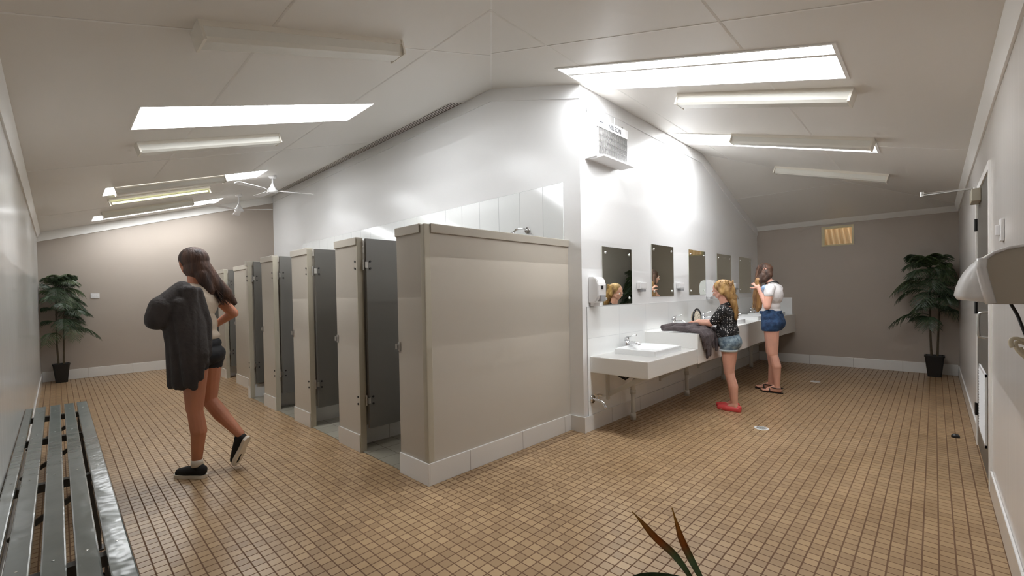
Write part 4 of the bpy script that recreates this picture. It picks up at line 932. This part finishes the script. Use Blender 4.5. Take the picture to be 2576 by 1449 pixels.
# --- person walking away with a cardigan slipping off
T = frameT(.700, 4.066, -.592, .802)
g = thing('person', 'walker seen from behind in black shorts, charcoal cardigan slipping off one shoulder', 'person', (.70, 4.066, 0))
hp, HP = head_prims((-.035, .035, 1.615), 1.02, (.80, .60, -.1))
body = hp + [('c', (-.075, .02, 1.42), .052, (-.05, .03, 1.54), .047), ('e', (-.085, .02, 1.31), (.095, .145, .15)), ('e', (-.095, .02, 1.12), (.085, .115, .13)), ('e', (-.115, .02, .93), (.115, .150, .12)), ('c', (-.085, -.12, 1.40), .046, (-.085, .15, 1.40), .046)]
body += [('c', (-.12, -.06, .90), .098, (-.125, -.08, .52), .058), ('c', (-.125, -.08, .52), .053, (-.155, -.08, .35), .055), ('c', (-.155, -.08, .36), .053, (-.130, -.08, .11), .033), ('e', (-.10, -.08, .52), (.036, .042, .05))]
body += [('c', (-.13, -.08, .10), .032, (-.155, -.08, .05), .028), ('c', (-.155, -.08, .045), .024, (.0, -.08, .030), .018), ('c', (-.13, -.08, .085), .028, (-.04, -.08, .035), .018)]
body += [('c', (-.10, .10, .90), .098, (-.075, .11, .54), .058), ('c', (-.075, .11, .54), .053, (-.18, .115, .42), .056), ('c', (-.18, .115, .42), .054, (-.33, .12, .27), .034), ('e', (-.06, .11, .54), (.036, .042, .05))]
body += [('c', (-.33, .12, .27), .032, (-.358, .12, .235), .026), ('c', (-.358, .12, .235), .022, (-.300, .12, .125), .015)]
el = (-.175, .275, 1.215); wr = (.02, .30, 1.115)
body += [('c', (-.085, .17, 1.385), .050, el, .040), ('c', el, .039, wr, .026)]
body += hand(wr, (.85, -.5, -.1), (.3, .9, .3), 1, .95, .5)
el = (-.02, -.255, 1.19); wr = (.15, -.12, 1.20)
body += [('c', (-.085, -.14, 1.385), .050, el, .040), ('c', el, .039, wr, .026)]
body += hand(wr, (.7, .6, .1), (.4, -.8, .3), 1, .95, .5)
blob('body', body, M['skin_tan'], g, T, vox=.0048, it=3)
eyes(HP, T, g)
pr = [('e', (-.085, .025, 1.31), (.112, .158, .15)), ('e', (-.095, .02, 1.14), (.105, .138, .13)), ('c', (-.085, -.11, 1.40), .055, (-.085, .14, 1.40), .055), ('e', (-.105, .02, 1.05), (.115, .145, .06)), ('c', (-.085, .155, 1.385), .058, (-.105, .18, 1.33), .052)]
blob('cream_top', pr, M['cream'], g, T, vox=.007, it=3)
pr = [('e', (-.11, .02, .99), (.118, .15, .07)), ('e', (-.125, .02, .91), (.132, .165, .09)), ('c', (-.12, -.062, .88), .108, (-.118, -.066, .83), .096), ('c', (-.10, .10, .88), .108, (-.092, .104, .83), .096)]
blob('black_shorts', pr, M['black_short'], g, T, vox=.007, it=2)
# cardigan: sleeve bunched over the near arm, back panel falling across the hips
pr = [('c', (-.09, -.12, 1.405), .066, (-.03, -.23, 1.28), .078), ('c', (-.03, -.23, 1.28), .085, (-.01, -.25, 1.20), .080), ('c', (-.01, -.25, 1.20), .078, (.08, -.19, 1.18), .062), ('c', (.08, -.19, 1.18), .060, (.12, -.14, 1.19), .052)]
for i in range(7):
    q_ = i/6; sx = -.145 - .02*math.sin(q_*9); s0_ = -.165 + .17*q_; top = (sx-.02+.02*q_, s0_*.9-.055*q_, 1.40 - .01*q_); mid = (-.185+.015*math.sin(q_*11), s0_*.9-.030*q_, 1.16); low = (-.235+.02*math.sin(q_*8+1), s0_*.9-.035-.03*q_, .93); bot = (-.225+.02*math.sin(q_*13), s0_*.85-.045-.04*q_, .70+.19*q_)
    pr += [('c', top, .036, mid, .036), ('c', mid, .036, low, .034), ('c', low, .034, bot, .026)]
for i in range(7):
    q_ = i/6; w9 = .012*math.sin(i*2.1); pr += [('c', (-.02-.12*q_, -.185+.01*q_+w9, 1.30), .05, (-.06-.13*q_, -.19+.01*q_+w9, 1.0), .042), ('c', (-.06-.13*q_, -.19+.01*q_+w9, 1.0), .042, (-.06-.16*q_, -.205+.02*q_+w9*1.6, .715+.012*math.sin(i*1.7)), .028)]
blob('charcoal_cardigan', pr, M['jacket'], g, T, vox=.008, it=4)
pr = [('e', (-.05, .035, 1.645), (.110, .092, .096)), ('e', (-.07, .04, 1.58), (.100, .090, .10)), ('c', (-.10, .05, 1.56), .08, (-.15, .10, 1.46), .066), ('c', (-.15, .10, 1.46), .066, (-.20, .17, 1.38), .048), ('c', (-.13, .02, 1.52), .05, (-.165, .05, 1.40), .04), ('c', (-.20, .17, 1.38), .045, (-.235, .22, 1.30), .022)]
hr = blob('hair', pr, M['hair_dark'], g, T, vox=.007, it=3)
rnd = random.Random(24); bm = NB()
strands(bm, T, lambda q_: (-.12+rnd.uniform(-.03, .03), .05+rnd.uniform(-.06, .06), 1.56+rnd.uniform(-.04, .06)), lambda q_: (-.215+rnd.uniform(-.03, .03), .17+rnd.uniform(-.08, .06), rnd.uniform(1.28, 1.36)), 130, rnd, .0032, .012, 10)
obj('strands', bm, M['hair_dark'], hr, True)
# shoes
def sneaker(hl, d, z0, tilt):
    o_ = Matrix.Translation(hl) @ Matrix.Rotation(tilt, 4, 'Y'); TT = T @ o_
    bm = NB(); pts = [(-.012, -.012), (-.012, .012), (.01, .034), (.09, .033), (.17, .047), (.225, .040), (.252, .012), (.252, -.014), (.225, -.04), (.17, -.045), (.09, -.034), (.01, -.034)]
    prism(bm, pts[::-1], 'z', 0, .022); bm.transform(TT); s_ = obj('shoe_sole', bm, M['rubber'], g)
    blob('shoe_upper', [('c', (.022, 0, .048), .034, (.07, 0, .055), .038), ('c', (.07, 0, .055), .040, (.15, 0, .038), .040), ('c', (.15, 0, .038), .040, (.208, 0, .030), .034), ('c', (.012, 0, .062), .028, (.04, 0, .07), .036)], M['canvas'], s_, TT, vox=.005, it=2)
sneaker((-.195, -.08, .001), 1, 0, 0)
sneaker((-.405, .12, .235), 1, 0, math.radians(62))
bm = NB(); tube(bm, [T @ Vector(p) for p in ((-.135, -.08, .085), (-.132, -.08, .115), (-.132, -.08, .135))], [.041, .040, .038], 20); obj('sock', bm, M['rubber'], g, True)

# ------------------------------------------------------------------ light, camera, render look
w_ = bpy.data.worlds.new('world'); sc.world = w_; w_.use_nodes = True
bgn = w_.node_tree.nodes['Background']; bgn.inputs[0].default_value = (1, .93, .80, 1); bgn.inputs[1].default_value = 4.0
cam = bpy.data.cameras.new('camera'); co = bpy.data.objects.new('camera', cam); COL.objects.link(co); sc.camera = co
F_, CX, CY = 1103.9, 1248.0, 755.8
yaw, pit, rol = -.0007, -.0147, -.0194
Rz = Matrix.Rotation(rol, 3, 'Z'); Rx = Matrix.Rotation(pit, 3, 'X'); Ry = Matrix.Rotation(yaw, 3, 'Y'); q_ = math.sqrt(.5)
TW = Matrix(((q_, 0, -q_), (-q_, 0, -q_), (0, 1, 0)))
co.matrix_world = Matrix.Translation((0, 0, 1.33)) @ (TW @ Ry @ Rx @ Rz).to_4x4()
cam.sensor_width = 36; cam.sensor_fit = 'HORIZONTAL'; cam.lens = F_/2576*36
cam.shift_x = (1288-CX)/2576; cam.shift_y = (CY-724.5)/2576; cam.clip_start = .02; cam.clip_end = 100
sc.view_settings.view_transform = 'Standard'; sc.view_settings.look = 'None'; sc.view_settings.gamma = 1; sc.view_settings.use_curve_mapping = False
sc.view_settings.exposure = -.03
cy_ = sc.cycles
cy_.max_bounces = 6; cy_.diffuse_bounces = 4; cy_.glossy_bounces = 3; cy_.transmission_bounces = 2; cy_.caustics_reflective = False; cy_.caustics_refractive = False
cy_.sample_clamp_indirect = 6; cy_.use_denoising = True; cy_.use_adaptive_sampling = True; cy_.adaptive_threshold = .12; cy_.adaptive_min_samples = 16
